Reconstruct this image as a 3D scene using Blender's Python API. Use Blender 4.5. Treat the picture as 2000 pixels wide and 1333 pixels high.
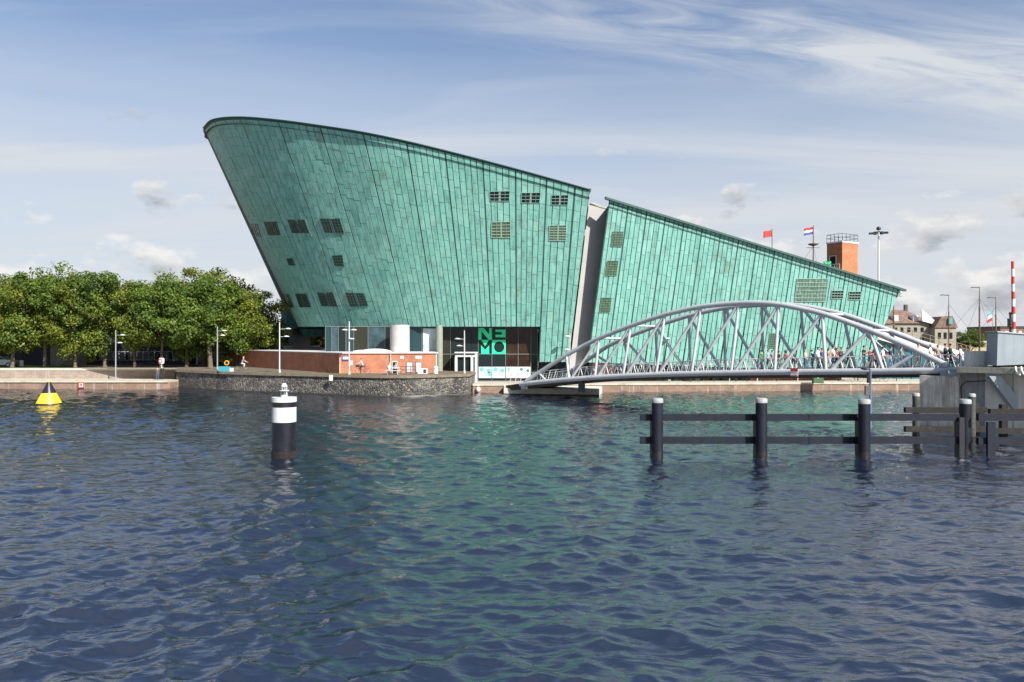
import bpy, bmesh, math, random
import numpy as np
from mathutils import Vector, Matrix
random.seed(11); rng = np.random.default_rng(5)
S = bpy.context.scene
for o in list(bpy.data.objects): bpy.data.objects.remove(o)
# ---------------------------------------------------------------- camera, sky, sun, exposure
F, CX, YH, H = 1556.0, 1000.0, 664.0, 6.2          # focal length in photo pixels, principal x, horizon y, eye height
cam_d = bpy.data.cameras.new('camera'); cam = bpy.data.objects.new('camera', cam_d); S.collection.objects.link(cam)
cam.location = (0, 0, H); cam.rotation_euler = (math.radians(90), 0, 0)
cam_d.sensor_width = 36; cam_d.lens = 36*F/2000; cam_d.clip_end = 6000; cam_d.clip_start = .1
cam_d.shift_y = (YH-666.5)/2000
S.camera = cam
SUN_AZ, SUN_EL = math.radians(39), math.radians(38)   # azimuth measured from behind the camera towards the right
sdir = Vector((math.sin(SUN_AZ)*math.cos(SUN_EL), -math.cos(SUN_AZ)*math.cos(SUN_EL), math.sin(SUN_EL)))
w = bpy.data.worlds.new('World'); S.world = w; w.use_nodes = True
nt = w.node_tree; N = nt.nodes; L = nt.links; N.clear()
def nd(tree, t, **kw):
    n = tree.nodes.new(t)
    for k, v in kw.items():
        if k == 'inp':
            for a, b in v.items(): n.inputs[a].default_value = b
        else: setattr(n, k, v)
    return n
def ramp(tree, stops, fac=None, interp='LINEAR'):
    n = tree.nodes.new('ShaderNodeValToRGB'); n.color_ramp.interpolation = interp; e = n.color_ramp.elements
    while len(e) < len(stops): e.new(.5)
    for q, (p, c) in zip(e, stops):
        q.position = p; q.color = (c, c, c, 1) if isinstance(c, (int, float)) else tuple(c)+(1,)
    if fac is not None: tree.links.new(fac, n.inputs[0])
    return n
def mth(tree, op, a, b=None, c=None):
    n = tree.nodes.new('ShaderNodeMath'); n.operation = op
    for i, v in enumerate((a, b, c)):
        if v is None: continue
        if isinstance(v, (int, float)): n.inputs[i].default_value = v
        else: tree.links.new(v, n.inputs[i])
    return n.outputs[0]
def mixc(tree, fac, a, b):
    n = tree.nodes.new('ShaderNodeMix'); n.data_type = 'RGBA'
    for i, v in ((0, fac), (6, a), (7, b)):
        if isinstance(v, (int, float)): n.inputs[i].default_value = v
        elif isinstance(v, tuple): n.inputs[i].default_value = v+(1,) if len(v) == 3 else v
        else: tree.links.new(v, n.inputs[i])
    return n.outputs[2]
SKY_STR = .072
sky = nd(nt, 'ShaderNodeTexSky', sky_type='NISHITA', sun_disc=False, sun_elevation=SUN_EL, sun_rotation=math.atan2(sdir.x, sdir.y), air_density=1.0, dust_density=.6, ozone_density=1.6)
tc = nd(nt, 'ShaderNodeTexCoord'); sep = nd(nt, 'ShaderNodeSeparateXYZ'); L.new(tc.outputs['Generated'], sep.inputs[0])
el = mth(nt, 'MAXIMUM', sep.outputs[2], 0.0)
den = mth(nt, 'ADD', el, .12)
cv = nd(nt, 'ShaderNodeCombineXYZ')                     # the direction laid out on a flat cloud deck
L.new(mth(nt, 'DIVIDE', sep.outputs[0], den), cv.inputs[0]); L.new(mth(nt, 'DIVIDE', sep.outputs[1], den), cv.inputs[1])
mp = nd(nt, 'ShaderNodeMapping', inp={'Rotation': (0, 0, math.radians(-17)), 'Scale': (.32, 1.5, 1), 'Location': (3.3, 1.2, 0)}); L.new(cv.outputs[0], mp.inputs[0])
ci = nd(nt, 'ShaderNodeTexNoise', inp={'Scale': 1.1, 'Detail': 9, 'Roughness': .58, 'Distortion': .7}); L.new(mp.outputs[0], ci.inputs['Vector'])
cirrus = ramp(nt, [(.47, 0), (.8, .75)], ci.outputs[0])
veil = ramp(nt, [(0, .93), (.13, .86), (.24, .62), (.34, .22), (.5, .12)], sep.outputs[2])       # thin high haze thickening to the horizon
vn = nd(nt, 'ShaderNodeTexNoise', inp={'Scale': 2.2, 'Detail': 6, 'Roughness': .55}); 
mp2 = nd(nt, 'ShaderNodeMapping', inp={'Scale': (.5, .5, 5)}); L.new(tc.outputs['Generated'], mp2.inputs[0]); L.new(mp2.outputs[0], vn.inputs['Vector'])
veil2 = mth(nt, 'MULTIPLY', veil.outputs[0], mth(nt, 'MULTIPLY_ADD', vn.outputs[0], .9, .52))
# one long cirrus streak, laid out by bearing and height
uu = mth(nt, 'DIVIDE', sep.outputs[0], mth(nt, 'MAXIMUM', sep.outputs[1], .05)); ww = mth(nt, 'DIVIDE', sep.outputs[2], mth(nt, 'MAXIMUM', sep.outputs[1], .05))
dist = mth(nt, 'SUBTRACT', ww, mth(nt, 'MULTIPLY_ADD', uu, -.14, .425))
cs2 = nd(nt, 'ShaderNodeCombineXYZ'); L.new(mth(nt, 'MULTIPLY', uu, 2.2), cs2.inputs[0]); L.new(mth(nt, 'MULTIPLY', dist, 16.0), cs2.inputs[1])
sn = nd(nt, 'ShaderNodeTexNoise', inp={'Scale': 1.6, 'Detail': 9, 'Roughness': .62, 'Distortion': .9}); L.new(cs2.outputs[0], sn.inputs['Vector'])
core = ramp(nt, [(0, 1), (.55, .55), (1, 0)], mth(nt, 'DIVIDE', mth(nt, 'ABSOLUTE', dist), .075))
stk = mth(nt, 'MULTIPLY', core.outputs[0], ramp(nt, [(.36, 0), (.68, 1)], sn.outputs[0]).outputs[0])
stk = mth(nt, 'MULTIPLY', stk, ramp(nt, [(0, 0), (.12, .6), (.4, 1)], mth(nt, 'MULTIPLY_ADD', uu, .7, .12)).outputs[0])
hz = mth(nt, 'MINIMUM', mth(nt, 'ADD', mth(nt, 'ADD', veil2, mth(nt, 'MULTIPLY', stk, .85)), mth(nt, 'MULTIPLY', cirrus.outputs[0], .55)), .95)
tint = nd(nt, 'ShaderNodeMix', data_type='RGBA', blend_type='MULTIPLY'); tint.inputs[0].default_value = 1; L.new(sky.outputs[0], tint.inputs[6]); tint.inputs[7].default_value = (.60, .79, .98, 1)
c1 = mixc(nt, hz, tint.outputs[2], (5.5, 5.7, 6.0))
# low cumulus
mp3 = nd(nt, 'ShaderNodeMapping', inp={'Scale': (1, 1, 2.0), 'Location': (.37, .0, .03)}); L.new(tc.outputs['Generated'], mp3.inputs[0])
cu = nd(nt, 'ShaderNodeTexNoise', inp={'Scale': 7.5, 'Detail': 8, 'Roughness': .56}); L.new(mp3.outputs[0], cu.inputs['Vector'])
band = ramp(nt, [(0, .5), (.03, 1), (.13, .95), (.2, .35), (.27, 0)], sep.outputs[2])
cum = ramp(nt, [(.56, 0), (.63, 1)], mth(nt, 'MULTIPLY_ADD', band.outputs[0], .2, mth(nt, 'SUBTRACT', cu.outputs[0], .12)))
mp4 = nd(nt, 'ShaderNodeMapping', inp={'Scale': (1, 1, 2.0), 'Location': (.37, .0, .065)}); L.new(tc.outputs['Generated'], mp4.inputs[0])
cu2 = nd(nt, 'ShaderNodeTexNoise', inp={'Scale': 7.5, 'Detail': 8, 'Roughness': .56}); L.new(mp4.outputs[0], cu2.inputs['Vector'])
lit = ramp(nt, [(.46, (7.0, 6.9, 6.8)), (.62, (3.3, 3.5, 3.85))], cu2.outputs[0])
c2 = mixc(nt, mth(nt, 'MULTIPLY', cum.outputs[0], .88), c1, lit.outputs[0])
bg = nd(nt, 'ShaderNodeBackground', inp={'Strength': SKY_STR}); L.new(c2, bg.inputs[0])
wo = nd(nt, 'ShaderNodeOutputWorld'); L.new(bg.outputs[0], wo.inputs[0])
sl = bpy.data.lights.new('sun', 'SUN'); sl.energy = 5.0; sl.angle = math.radians(.5); sl.color = (1, .95, .87)
so = bpy.data.objects.new('sun', sl); S.collection.objects.link(so); so.rotation_euler = sdir.to_track_quat('Z', 'Y').to_euler()
S.view_settings.view_transform = 'Standard'; S.view_settings.look = 'None'; S.view_settings.exposure = 0.85; S.view_settings.gamma = 1
S.render.engine = 'CYCLES'
# ---------------------------------------------------------------- helpers
def P(x, y, d): return Vector(((x-CX)*d/F, d, H-(y-YH)*d/F))
def XZ(x, d): return (x-CX)*d/F
def W(x, y, z=0.0):
    d = F*(H-z)/(y-YH); return Vector(((x-CX)*d/F, d, z))
def pix(p): return (CX+F*p[0]/p[1], YH-F*(p[2]-H)/p[1])
COL = S.collection
class MB:
    def __init__(s): s.v = []; s.f = []; s.s = []; s.m = []
    def add(s, vs, fs, smooth=False, m=0):
        b = len(s.v); s.v += [tuple(q) for q in vs]
        for f in fs: s.f.append(tuple(b+i for i in f)); s.s.append(smooth); s.m.append(m)
        return s
    def box(s, c, size, rz=0.0, m=0, tilt=None):
        hx, hy, hz = size[0]/2, size[1]/2, size[2]/2
        R = Matrix.Rotation(rz, 3, 'Z')
        if tilt is not None: R = tilt
        vs = [Vector(c)+R @ Vector((a*hx, b*hy, d*hz)) for d in (-1, 1) for b in (-1, 1) for a in (-1, 1)]
        return s.add(vs, [(0, 2, 3, 1), (4, 5, 7, 6), (0, 1, 5, 4), (2, 6, 7, 3), (0, 4, 6, 2), (1, 3, 7, 5)], m=m)
    def b2(s, x0, x1, y0, y1, z0, z1, m=0):
        return s.box(((x0+x1)/2, (y0+y1)/2, (z0+z1)/2), (abs(x1-x0), abs(y1-y0), abs(z1-z0)), m=m)
    def cyl(s, p0, p1, r0, r1=None, n=10, caps=True, m=0):
        p0, p1 = Vector(p0), Vector(p1); r1 = r0 if r1 is None else r1
        ax = (p1-p0)
        if ax.length < 1e-6: return s
        ax.normalize(); t = Vector((0, 0, 1)) if abs(ax.z) < .9 else Vector((1, 0, 0)); a = ax.cross(t).normalized(); b = ax.cross(a)
        vs = []
        for p, r in ((p0, r0), (p1, r1)):
            vs += [p+(a*math.cos(2*math.pi*i/n)+b*math.sin(2*math.pi*i/n))*r for i in range(n)]
        s.add(vs, [(i, n+i, n+(i+1) % n, (i+1) % n) for i in range(n)], True, m)
        if caps: s.add(vs, [tuple(range(n)), tuple(range(2*n-1, n-1, -1))], False, m)
        return s
    def path(s, pts, r, n=8, m=0):
        pts = [Vector(p) for p in pts]; k = len(pts); vs = []; pa = None
        for i, p in enumerate(pts):
            ax = (pts[min(i+1, k-1)]-pts[max(i-1, 0)]).normalized()
            if pa is None:
                t = Vector((0, 0, 1)) if abs(ax.z) < .9 else Vector((1, 0, 0)); a = ax.cross(t).normalized()
            else: a = (pa-ax*pa.dot(ax)).normalized()
            pa = a; b = ax.cross(a); rr = r[i] if isinstance(r, (list, tuple)) else r
            vs += [p+(a*math.cos(2*math.pi*j/n)+b*math.sin(2*math.pi*j/n))*rr for j in range(n)]
        fs = [(i*n+j, (i+1)*n+j, (i+1)*n+(j+1) % n, i*n+(j+1) % n) for i in range(k-1) for j in range(n)]
        s.add(vs, fs, True, m); s.add(vs, [tuple(range(n)), tuple(range(k*n-1, (k-1)*n-1, -1))], False, m); return s
    def lathe(s, prof, c=(0, 0, 0), n=20, m=0, smooth=True):
        vs = [(c[0]+r*math.cos(2*math.pi*j/n), c[1]+r*math.sin(2*math.pi*j/n), c[2]+z) for r, z in prof for j in range(n)]
        k = len(prof)
        s.add(vs, [(i*n+j, i*n+(j+1) % n, (i+1)*n+(j+1) % n, (i+1)*n+j) for i in range(k-1) for j in range(n)], smooth, m)
        return s.add(vs, [tuple(range(n-1, -1, -1)), tuple(range((k-1)*n, k*n))], False, m)
    def torus(s, c, R, r, axis='Y', n=24, k=6, m=0, rot=None):
        vs = []
        for i in range(n):
            a = 2*math.pi*i/n
            for j in range(k):
                b = 2*math.pi*j/k; q = R+r*math.cos(b); h = r*math.sin(b)
                p = Vector((q*math.cos(a), h, q*math.sin(a))) if axis == 'Y' else Vector((q*math.cos(a), q*math.sin(a), h))
                if rot is not None: p = rot @ p
                vs.append(Vector(c)+p)
        return s.add(vs, [(i*k+j, ((i+1) % n)*k+j, ((i+1) % n)*k+(j+1) % k, i*k+(j+1) % k) for i in range(n) for j in range(k)], True, m)
    def ball(s, c, r, n=10, k=7, m=0):
        if not isinstance(r, (tuple, list)): r = (r, r, r)
        vs = [(c[0], c[1], c[2]-r[2])]
        for i in range(1, k):
            t = math.pi*i/k
            vs += [(c[0]+r[0]*math.sin(t)*math.cos(2*math.pi*j/n), c[1]+r[1]*math.sin(t)*math.sin(2*math.pi*j/n), c[2]-r[2]*math.cos(t)) for j in range(n)]
        vs.append((c[0], c[1], c[2]+r[2])); last = len(vs)-1
        fs = [(0, 1+(j+1) % n, 1+j) for j in range(n)]
        fs += [(1+i*n+j, 1+i*n+(j+1) % n, 1+(i+1)*n+(j+1) % n, 1+(i+1)*n+j) for i in range(k-2) for j in range(n)]
        fs += [(1+(k-2)*n+j, 1+(k-2)*n+(j+1) % n, last) for j in range(n)]
        return s.add(vs, fs, True, m)
    def mesh(s, name, mats):
        me = bpy.data.meshes.new(name); me.from_pydata(s.v, [], s.f)
        me.polygons.foreach_set('use_smooth', s.s); me.polygons.foreach_set('material_index', s.m)
        for q in (mats if isinstance(mats, (list, tuple)) else [mats]): me.materials.append(q)
        me.update(); return me
    def build(s, name, mats, parent=None):
        return link(name, s.mesh(name, mats), parent)
def link(name, data, parent=None):
    o = bpy.data.objects.new(name, data); COL.objects.link(o)
    if parent is not None: o.parent = parent
    return o
def tag(o, label, cat=None, group=None, kind=None):
    if label: o['label'] = label
    if cat: o['category'] = cat
    if group: o['group'] = group
    if kind: o['kind'] = kind
    return o
def thing(name, label, cat, group=None, loc=(0, 0, 0), rz=0.0):
    o = link(name, None); o.location = loc; o.rotation_euler = (0, 0, rz); return tag(o, label, cat, group)
def copy_tree(o, parent=None):
    c = o.copy(); COL.objects.link(c); c.parent = parent
    for ch in o.children: copy_tree(ch, c)
    return c
# ---------------------------------------------------------------- materials
MATS = {}
def mat(name, col, rough=.6, metal=0.0, var=0.0, vscale=3.0, bump=0.0, bscale=20.0, streak=0.0, dirt=None, spec=.5, coat=0.0, coords='Object', emit=None):
    """Principled material with noise colour variation, vertical streaks, dirt patches and fine bump"""
    if name in MATS: return MATS[name]
    m = bpy.data.materials.new(name); m.use_nodes = True; t = m.node_tree; b = t.nodes['Principled BSDF']
    b.inputs['Roughness'].default_value = rough; b.inputs['Metallic'].default_value = metal; b.inputs['Specular IOR Level'].default_value = spec
    b.inputs['Coat Weight'].default_value = coat
    c = tuple(col)+(1,); b.inputs['Base Color'].default_value = c
    tcn = nd(t, 'ShaderNodeTexCoord'); src = tcn.outputs[coords]; out = None
    if var:
        n = nd(t, 'ShaderNodeTexNoise', inp={'Scale': vscale, 'Detail': 6, 'Roughness': .6}); t.links.new(src, n.inputs['Vector'])
        r = ramp(t, [(.3, tuple(max(0, q*(1-var)) for q in col)), (.7, tuple(min(1, q*(1+var)) for q in col))], n.outputs[0]); out = r.outputs[0]
    if streak:
        mpn = nd(t, 'ShaderNodeMapping', inp={'Scale': (3.5, 3.5, .22)}); t.links.new(src, mpn.inputs[0])
        n = nd(t, 'ShaderNodeTexNoise', inp={'Scale': 1.0, 'Detail': 5, 'Roughness': .65}); t.links.new(mpn.outputs[0], n.inputs['Vector'])
        r = ramp(t, [(.45, 0), (.75, 1)], n.outputs[0])
        out = mixc(t, mth(t, 'MULTIPLY', r.outputs[0], streak), out if out else c, dirt or (.08, .07, .04))
    elif dirt:
        n = nd(t, 'ShaderNodeTexNoise', inp={'Scale': vscale*.6, 'Detail': 7, 'Roughness': .7}); t.links.new(src, n.inputs['Vector'])
        r = ramp(t, [(.52, 0), (.7, .8)], n.outputs[0]); out = mixc(t, r.outputs[0], out if out else c, dirt)
    if out is not None: t.links.new(out, b.inputs['Base Color'])
    if bump:
        n = nd(t, 'ShaderNodeTexNoise', inp={'Scale': bscale, 'Detail': 5}); t.links.new(src, n.inputs['Vector'])
        bp = nd(t, 'ShaderNodeBump', inp={'Strength': bump, 'Distance': .05}); t.links.new(n.outputs[0], bp.inputs['Height']); t.links.new(bp.outputs[0], b.inputs['Normal'])
    MATS[name] = m; return m
def brick_mat(name, c1, c2, mortar, bw, bh, ms=.012, rough=.8, vert=False, wallrot=0.0, streak=None):
    m = bpy.data.materials.new(name); m.use_nodes = True; t = m.node_tree; b = t.nodes['Principled BSDF']; b.inputs['Roughness'].default_value = rough
    g = nd(t, 'ShaderNodeNewGeometry'); sp = nd(t, 'ShaderNodeSeparateXYZ'); t.links.new(g.outputs['Position'], sp.inputs[0])
    cb = nd(t, 'ShaderNodeCombineXYZ')
    h = mth(t, 'ADD', mth(t, 'MULTIPLY', sp.outputs[0], math.cos(wallrot)), mth(t, 'MULTIPLY', sp.outputs[1], math.sin(wallrot)))
    t.links.new(h, cb.inputs[0]); t.links.new(sp.outputs[2], cb.inputs[1])
    br = nd(t, 'ShaderNodeTexBrick', inp={'Scale': 1.0, 'Mortar Size': ms, 'Brick Width': bw, 'Row Height': bh, 'Color1': c1+(1,), 'Color2': c2+(1,), 'Mortar': mortar+(1,), 'Bias': 0.0})
    t.links.new(cb.outputs[0], br.inputs['Vector'])
    n = nd(t, 'ShaderNodeTexNoise', inp={'Scale': .9, 'Detail': 7, 'Roughness': .65}); t.links.new(g.outputs['Position'], n.inputs['Vector'])
    r = ramp(t, [(.3, .72), (.7, 1.2)], n.outputs[0])
    mx = nd(t, 'ShaderNodeMix', data_type='RGBA', blend_type='MULTIPLY'); mx.inputs[0].default_value = 1; t.links.new(br.outputs[0], mx.inputs[6]); t.links.new(r.outputs[0], mx.inputs[7])
    out = mx.outputs[2]
    if streak:
        mpn = nd(t, 'ShaderNodeMapping', inp={'Scale': (1.6, 1.6, .12)}); t.links.new(g.outputs['Position'], mpn.inputs[0])
        n2 = nd(t, 'ShaderNodeTexNoise', inp={'Scale': 1.0, 'Detail': 6, 'Roughness': .75}); t.links.new(mpn.outputs[0], n2.inputs['Vector'])
        r2 = ramp(t, [(.56, 0), (.68, .75)], n2.outputs[0]); out = mixc(t, r2.outputs[0], out, streak)
    t.links.new(out, b.inputs['Base Color'])
    bp = nd(t, 'ShaderNodeBump', inp={'Strength': .5, 'Distance': .02}); t.links.new(br.outputs['Fac'], bp.inputs['Height']); bp.invert = True; t.links.new(bp.outputs[0], b.inputs['Normal'])
    MATS[name] = m; return m
def stone_mat(name):
    m = bpy.data.materials.new(name); m.use_nodes = True; t = m.node_tree; b = t.nodes['Principled BSDF']; b.inputs['Roughness'].default_value = .75
    g = nd(t, 'ShaderNodeNewGeometry')
    vo = nd(t, 'ShaderNodeTexVoronoi', feature='DISTANCE_TO_EDGE', inp={'Scale': 3.6, 'Randomness': 1}); t.links.new(g.outputs['Position'], vo.inputs['Vector'])
    vc = nd(t, 'ShaderNodeTexVoronoi', inp={'Scale': 3.6, 'Randomness': 1}); t.links.new(g.outputs['Position'], vc.inputs['Vector'])
    sc = nd(t, 'ShaderNodeSeparateColor'); t.links.new(vc.outputs['Color'], sc.inputs[0])
    base = ramp(t, [(0, (.04, .042, .046)), (.5, (.085, .08, .075)), (1, (.19, .165, .135))], sc.outputs[0])
    j = ramp(t, [(.03, 1), (.1, 0)], vo.outputs['Distance'])
    n = nd(t, 'ShaderNodeTexNoise', inp={'Scale': .5, 'Detail': 4}); t.links.new(g.outputs['Position'], n.inputs['Vector'])
    jc = ramp(t, [(.4, (.05, .05, .045)), (.62, (.33, .31, .27))], n.outputs[0])
    t.links.new(mixc(t, j.outputs[0], base.outputs[0], jc.outputs[0]), b.inputs['Base Color'])
    bp = nd(t, 'ShaderNodeBump', inp={'Strength': 1.0, 'Distance': .12}); h = ramp(t, [(0, 0), (.22, 1)], vo.outputs['Distance']); t.links.new(h.outputs[0], bp.inputs['Height']); t.links.new(bp.outputs[0], b.inputs['Normal'])
    MATS[name] = m; return m
def copper_mat():
    m = bpy.data.materials.new('copper_patina'); m.use_nodes = True; t = m.node_tree; b = t.nodes['Principled BSDF']
    b.inputs['Roughness'].default_value = .5; b.inputs['Specular IOR Level'].default_value = .2
    a = nd(t, 'ShaderNodeAttribute', attribute_name='pv'); g = nd(t, 'ShaderNodeNewGeometry')
    base = ramp(t, [(0, (.10, .28, .24)), (.25, (.14, .34, .29)), (.55, (.165, .375, .32)), (.85, (.20, .41, .355)), (1, (.21, .375, .31))], a.outputs['Fac'])
    n = nd(t, 'ShaderNodeTexNoise', inp={'Scale': .9, 'Detail': 8, 'Roughness': .68}); 
    mpn = nd(t, 'ShaderNodeMapping', inp={'Scale': (2.6, 2.6, .30)}); t.links.new(g.outputs['Position'], mpn.inputs[0]); t.links.new(mpn.outputs[0], n.inputs['Vector'])
    r = ramp(t, [(.30, .60), (.5, 1), (.72, 1.18)], n.outputs[0])
    mx = nd(t, 'ShaderNodeMix', data_type='RGBA', blend_type='MULTIPLY'); mx.inputs[0].default_value = 1; t.links.new(base.outputs[0], mx.inputs[6]); t.links.new(r.outputs[0], mx.inputs[7])
    n2 = nd(t, 'ShaderNodeTexNoise', inp={'Scale': .33, 'Detail': 9, 'Roughness': .75}); t.links.new(g.outputs['Position'], n2.inputs['Vector'])
    r2 = ramp(t, [(.55, 0), (.72, .7)], n2.outputs[0])                    # bare brownish copper patches
    t.links.new(mixc(t, r2.outputs[0], mx.outputs[2], (.13, .16, .11)), b.inputs['Base Color'])
    bp = nd(t, 'ShaderNodeBump', inp={'Strength': .25, 'Distance': .12}); n3 = nd(t, 'ShaderNodeTexNoise', inp={'Scale': 1.3, 'Detail': 3}); t.links.new(g.outputs['Position'], n3.inputs['Vector'])
    t.links.new(n3.outputs[0], bp.inputs['Height']); t.links.new(bp.outputs[0], b.inputs['Normal'])
    MATS['copper'] = m; return m
def leaf_mat(name, c0, c1):
    m = bpy.data.materials.new(name); m.use_nodes = True; t = m.node_tree; b = t.nodes['Principled BSDF']
    a = nd(t, 'ShaderNodeAttribute', attribute_name='pv'); r = ramp(t, [(0, c0), (1, c1)], a.outputs['Fac'])
    t.links.new(r.outputs[0], b.inputs['Base Color']); b.inputs['Roughness'].default_value = .55; b.inputs['Specular IOR Level'].default_value = .3
    tr = nd(t, 'ShaderNodeBsdfTranslucent'); t.links.new(r.outputs[0], tr.inputs[0])
    ms = nd(t, 'ShaderNodeMixShader', inp={0: .3}); t.links.new(b.outputs[0], ms.inputs[1]); t.links.new(tr.outputs[0], ms.inputs[2])
    t.links.new(ms.outputs[0], t.nodes['Material Output'].inputs[0]); MATS[name] = m; return m
copper = copper_mat(); basalt = stone_mat('basalt')
m_back = mat('seam_dark', (.018, .06, .05), .7)
m_rim = mat('rim_green', (.02, .075, .062), .5, var=.2)
m_grey = mat('grey_render', (.36, .35, .345), .8, var=.08, vscale=.6, streak=.15, dirt=(.26, .25, .24))
m_conc = mat('concrete', (.50, .48, .43), .85, var=.25, vscale=1.2, streak=.9, dirt=(.13, .11, .05), bump=.4)
m_concl = mat('concrete_pale', (.52, .50, .45), .85, var=.18, vscale=1.0, streak=.35, dirt=(.2, .17, .1), bump=.2)
m_pave = mat('paving', (.40, .36, .31), .85, var=.15, vscale=.7, bump=.2)
m_cap = mat('cap_stone', (.45, .41, .33), .85, var=.2, vscale=1.4, dirt=(.2, .2, .1))
m_steelw = mat('bridge_steel', (.42, .435, .455), .42, var=.08, vscale=1.3, streak=.22, dirt=(.27, .28, .29), spec=.5)
m_white = mat('white_paint', (.64, .64, .63), .5, var=.05)
m_dark = mat('dark_metal', (.03, .032, .036), .5, var=.2)
m_black = mat('black_paint', (.018, .018, .022), .4, var=.3, vscale=4)
m_slate = mat('slate_steel', (.008, .011, .021), .55, var=.3, vscale=1.5, streak=.6, dirt=(.018, .017, .018), spec=.25)
m_hous = mat('housing_steel', (.22, .26, .29), .5, var=.1, vscale=.8, streak=.45, dirt=(.12, .14, .15))
m_timber = mat('old_timber', (.014, .012, .010), .9, var=.4, vscale=3, dirt=(.045, .04, .03), bump=.6)
m_red = mat('red_paint', (.48, .03, .03), .45, var=.1)
m_yellow = mat('yellow_paint', (.80, .58, .02), .4, var=.1, vscale=3, dirt=(.55, .38, .03))
m_gpost = mat('galvanised', (.50, .51, .51), .45, var=.1)
m_glass_d = mat('dark_glass', (.010, .016, .018), .04, spec=.25)
m_pane = [mat('pane_a', (.012, .02, .02), .05, spec=.25), mat('pane_b', (.02, .05, .055), .05, spec=.25), mat('pane_c', (.028, .03, .02), .08, spec=.25), mat('pane_d', (.04, .075, .085), .1, var=.5, vscale=.8, spec=.25), mat('pane_e', (.03, .016, .01), .06, var=.6, vscale=.9, spec=.25)]
m_louv = mat('louvre_green', (.05, .085, .04), .5, var=.35, vscale=4)
m_sign_green = mat('sign_green', (.012, .82, .36), .5)
brick_lit = brick_mat('brick_pavilion', (.46, .17, .085), (.40, .135, .07), (.42, .2, .13), .23, .075)
brick_lit2 = brick_mat('brick_pavilion_side', (.46, .17, .085), (.40, .135, .07), (.42, .2, .13), .23, .075, wallrot=math.radians(-38))
brick_tower = brick_mat('brick_tower', (.48, .145, .055), (.42, .12, .045), (.40, .2, .12), .5, .2, ms=.02, wallrot=math.radians(45))
quay_brick = brick_mat('quay_brick', (.20, .13, .095), (.25, .16, .115), (.22, .18, .14), .45, .12, streak=(.48, .44, .38))
quay_upper = brick_mat('quay_wall_upper', (.27, .21, .18), (.31, .25, .21), (.3, .26, .22), .9, .3, streak=(.42, .38, .33))
leafA = leaf_mat('leaf_olive', (.05, .085, .012), (.22, .25, .03)); leafB = leaf_mat('leaf_green', (.035, .08, .014), (.16, .22, .03))
bark = mat('bark', (.12, .095, .065), .9, var=.4, vscale=5, bump=.6)
# ---------------------------------------------------------------- water
def waves(X, Y, spx):
    Z = np.zeros_like(X); DX = np.zeros_like(X); DY = np.zeros_like(X)
    r = np.random.default_rng(3)
    for lam in np.geomspace(.32, 7.5, 64):
        th = math.radians(98)+r.normal(0, .75); kx, ky = math.cos(th), math.sin(th); k = 2*math.pi/lam
        amp = .0068*lam**.9*(1 if lam < 2.0 else (2.0/lam)**1.5)*r.uniform(.6, 1.35)
        a = amp*np.clip((lam/spx-2.2)/2.0, 0, 1)
        ph = k*(kx*X+ky*Y)+r.uniform(0, 6.28); Z += a*np.cos(ph); q = .95
        DX -= q*a*kx*np.sin(ph); DY -= q*a*ky*np.sin(ph)
    env = .86+.26*np.sin(X*.11+Y*.07+1)*np.sin(Y*.09-X*.05)+.24*np.sin(X*.37+Y*.21+2)*np.sin(Y*.31-X*.17+1)
    return X+DX*env, Y+DY*env, Z*env
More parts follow.
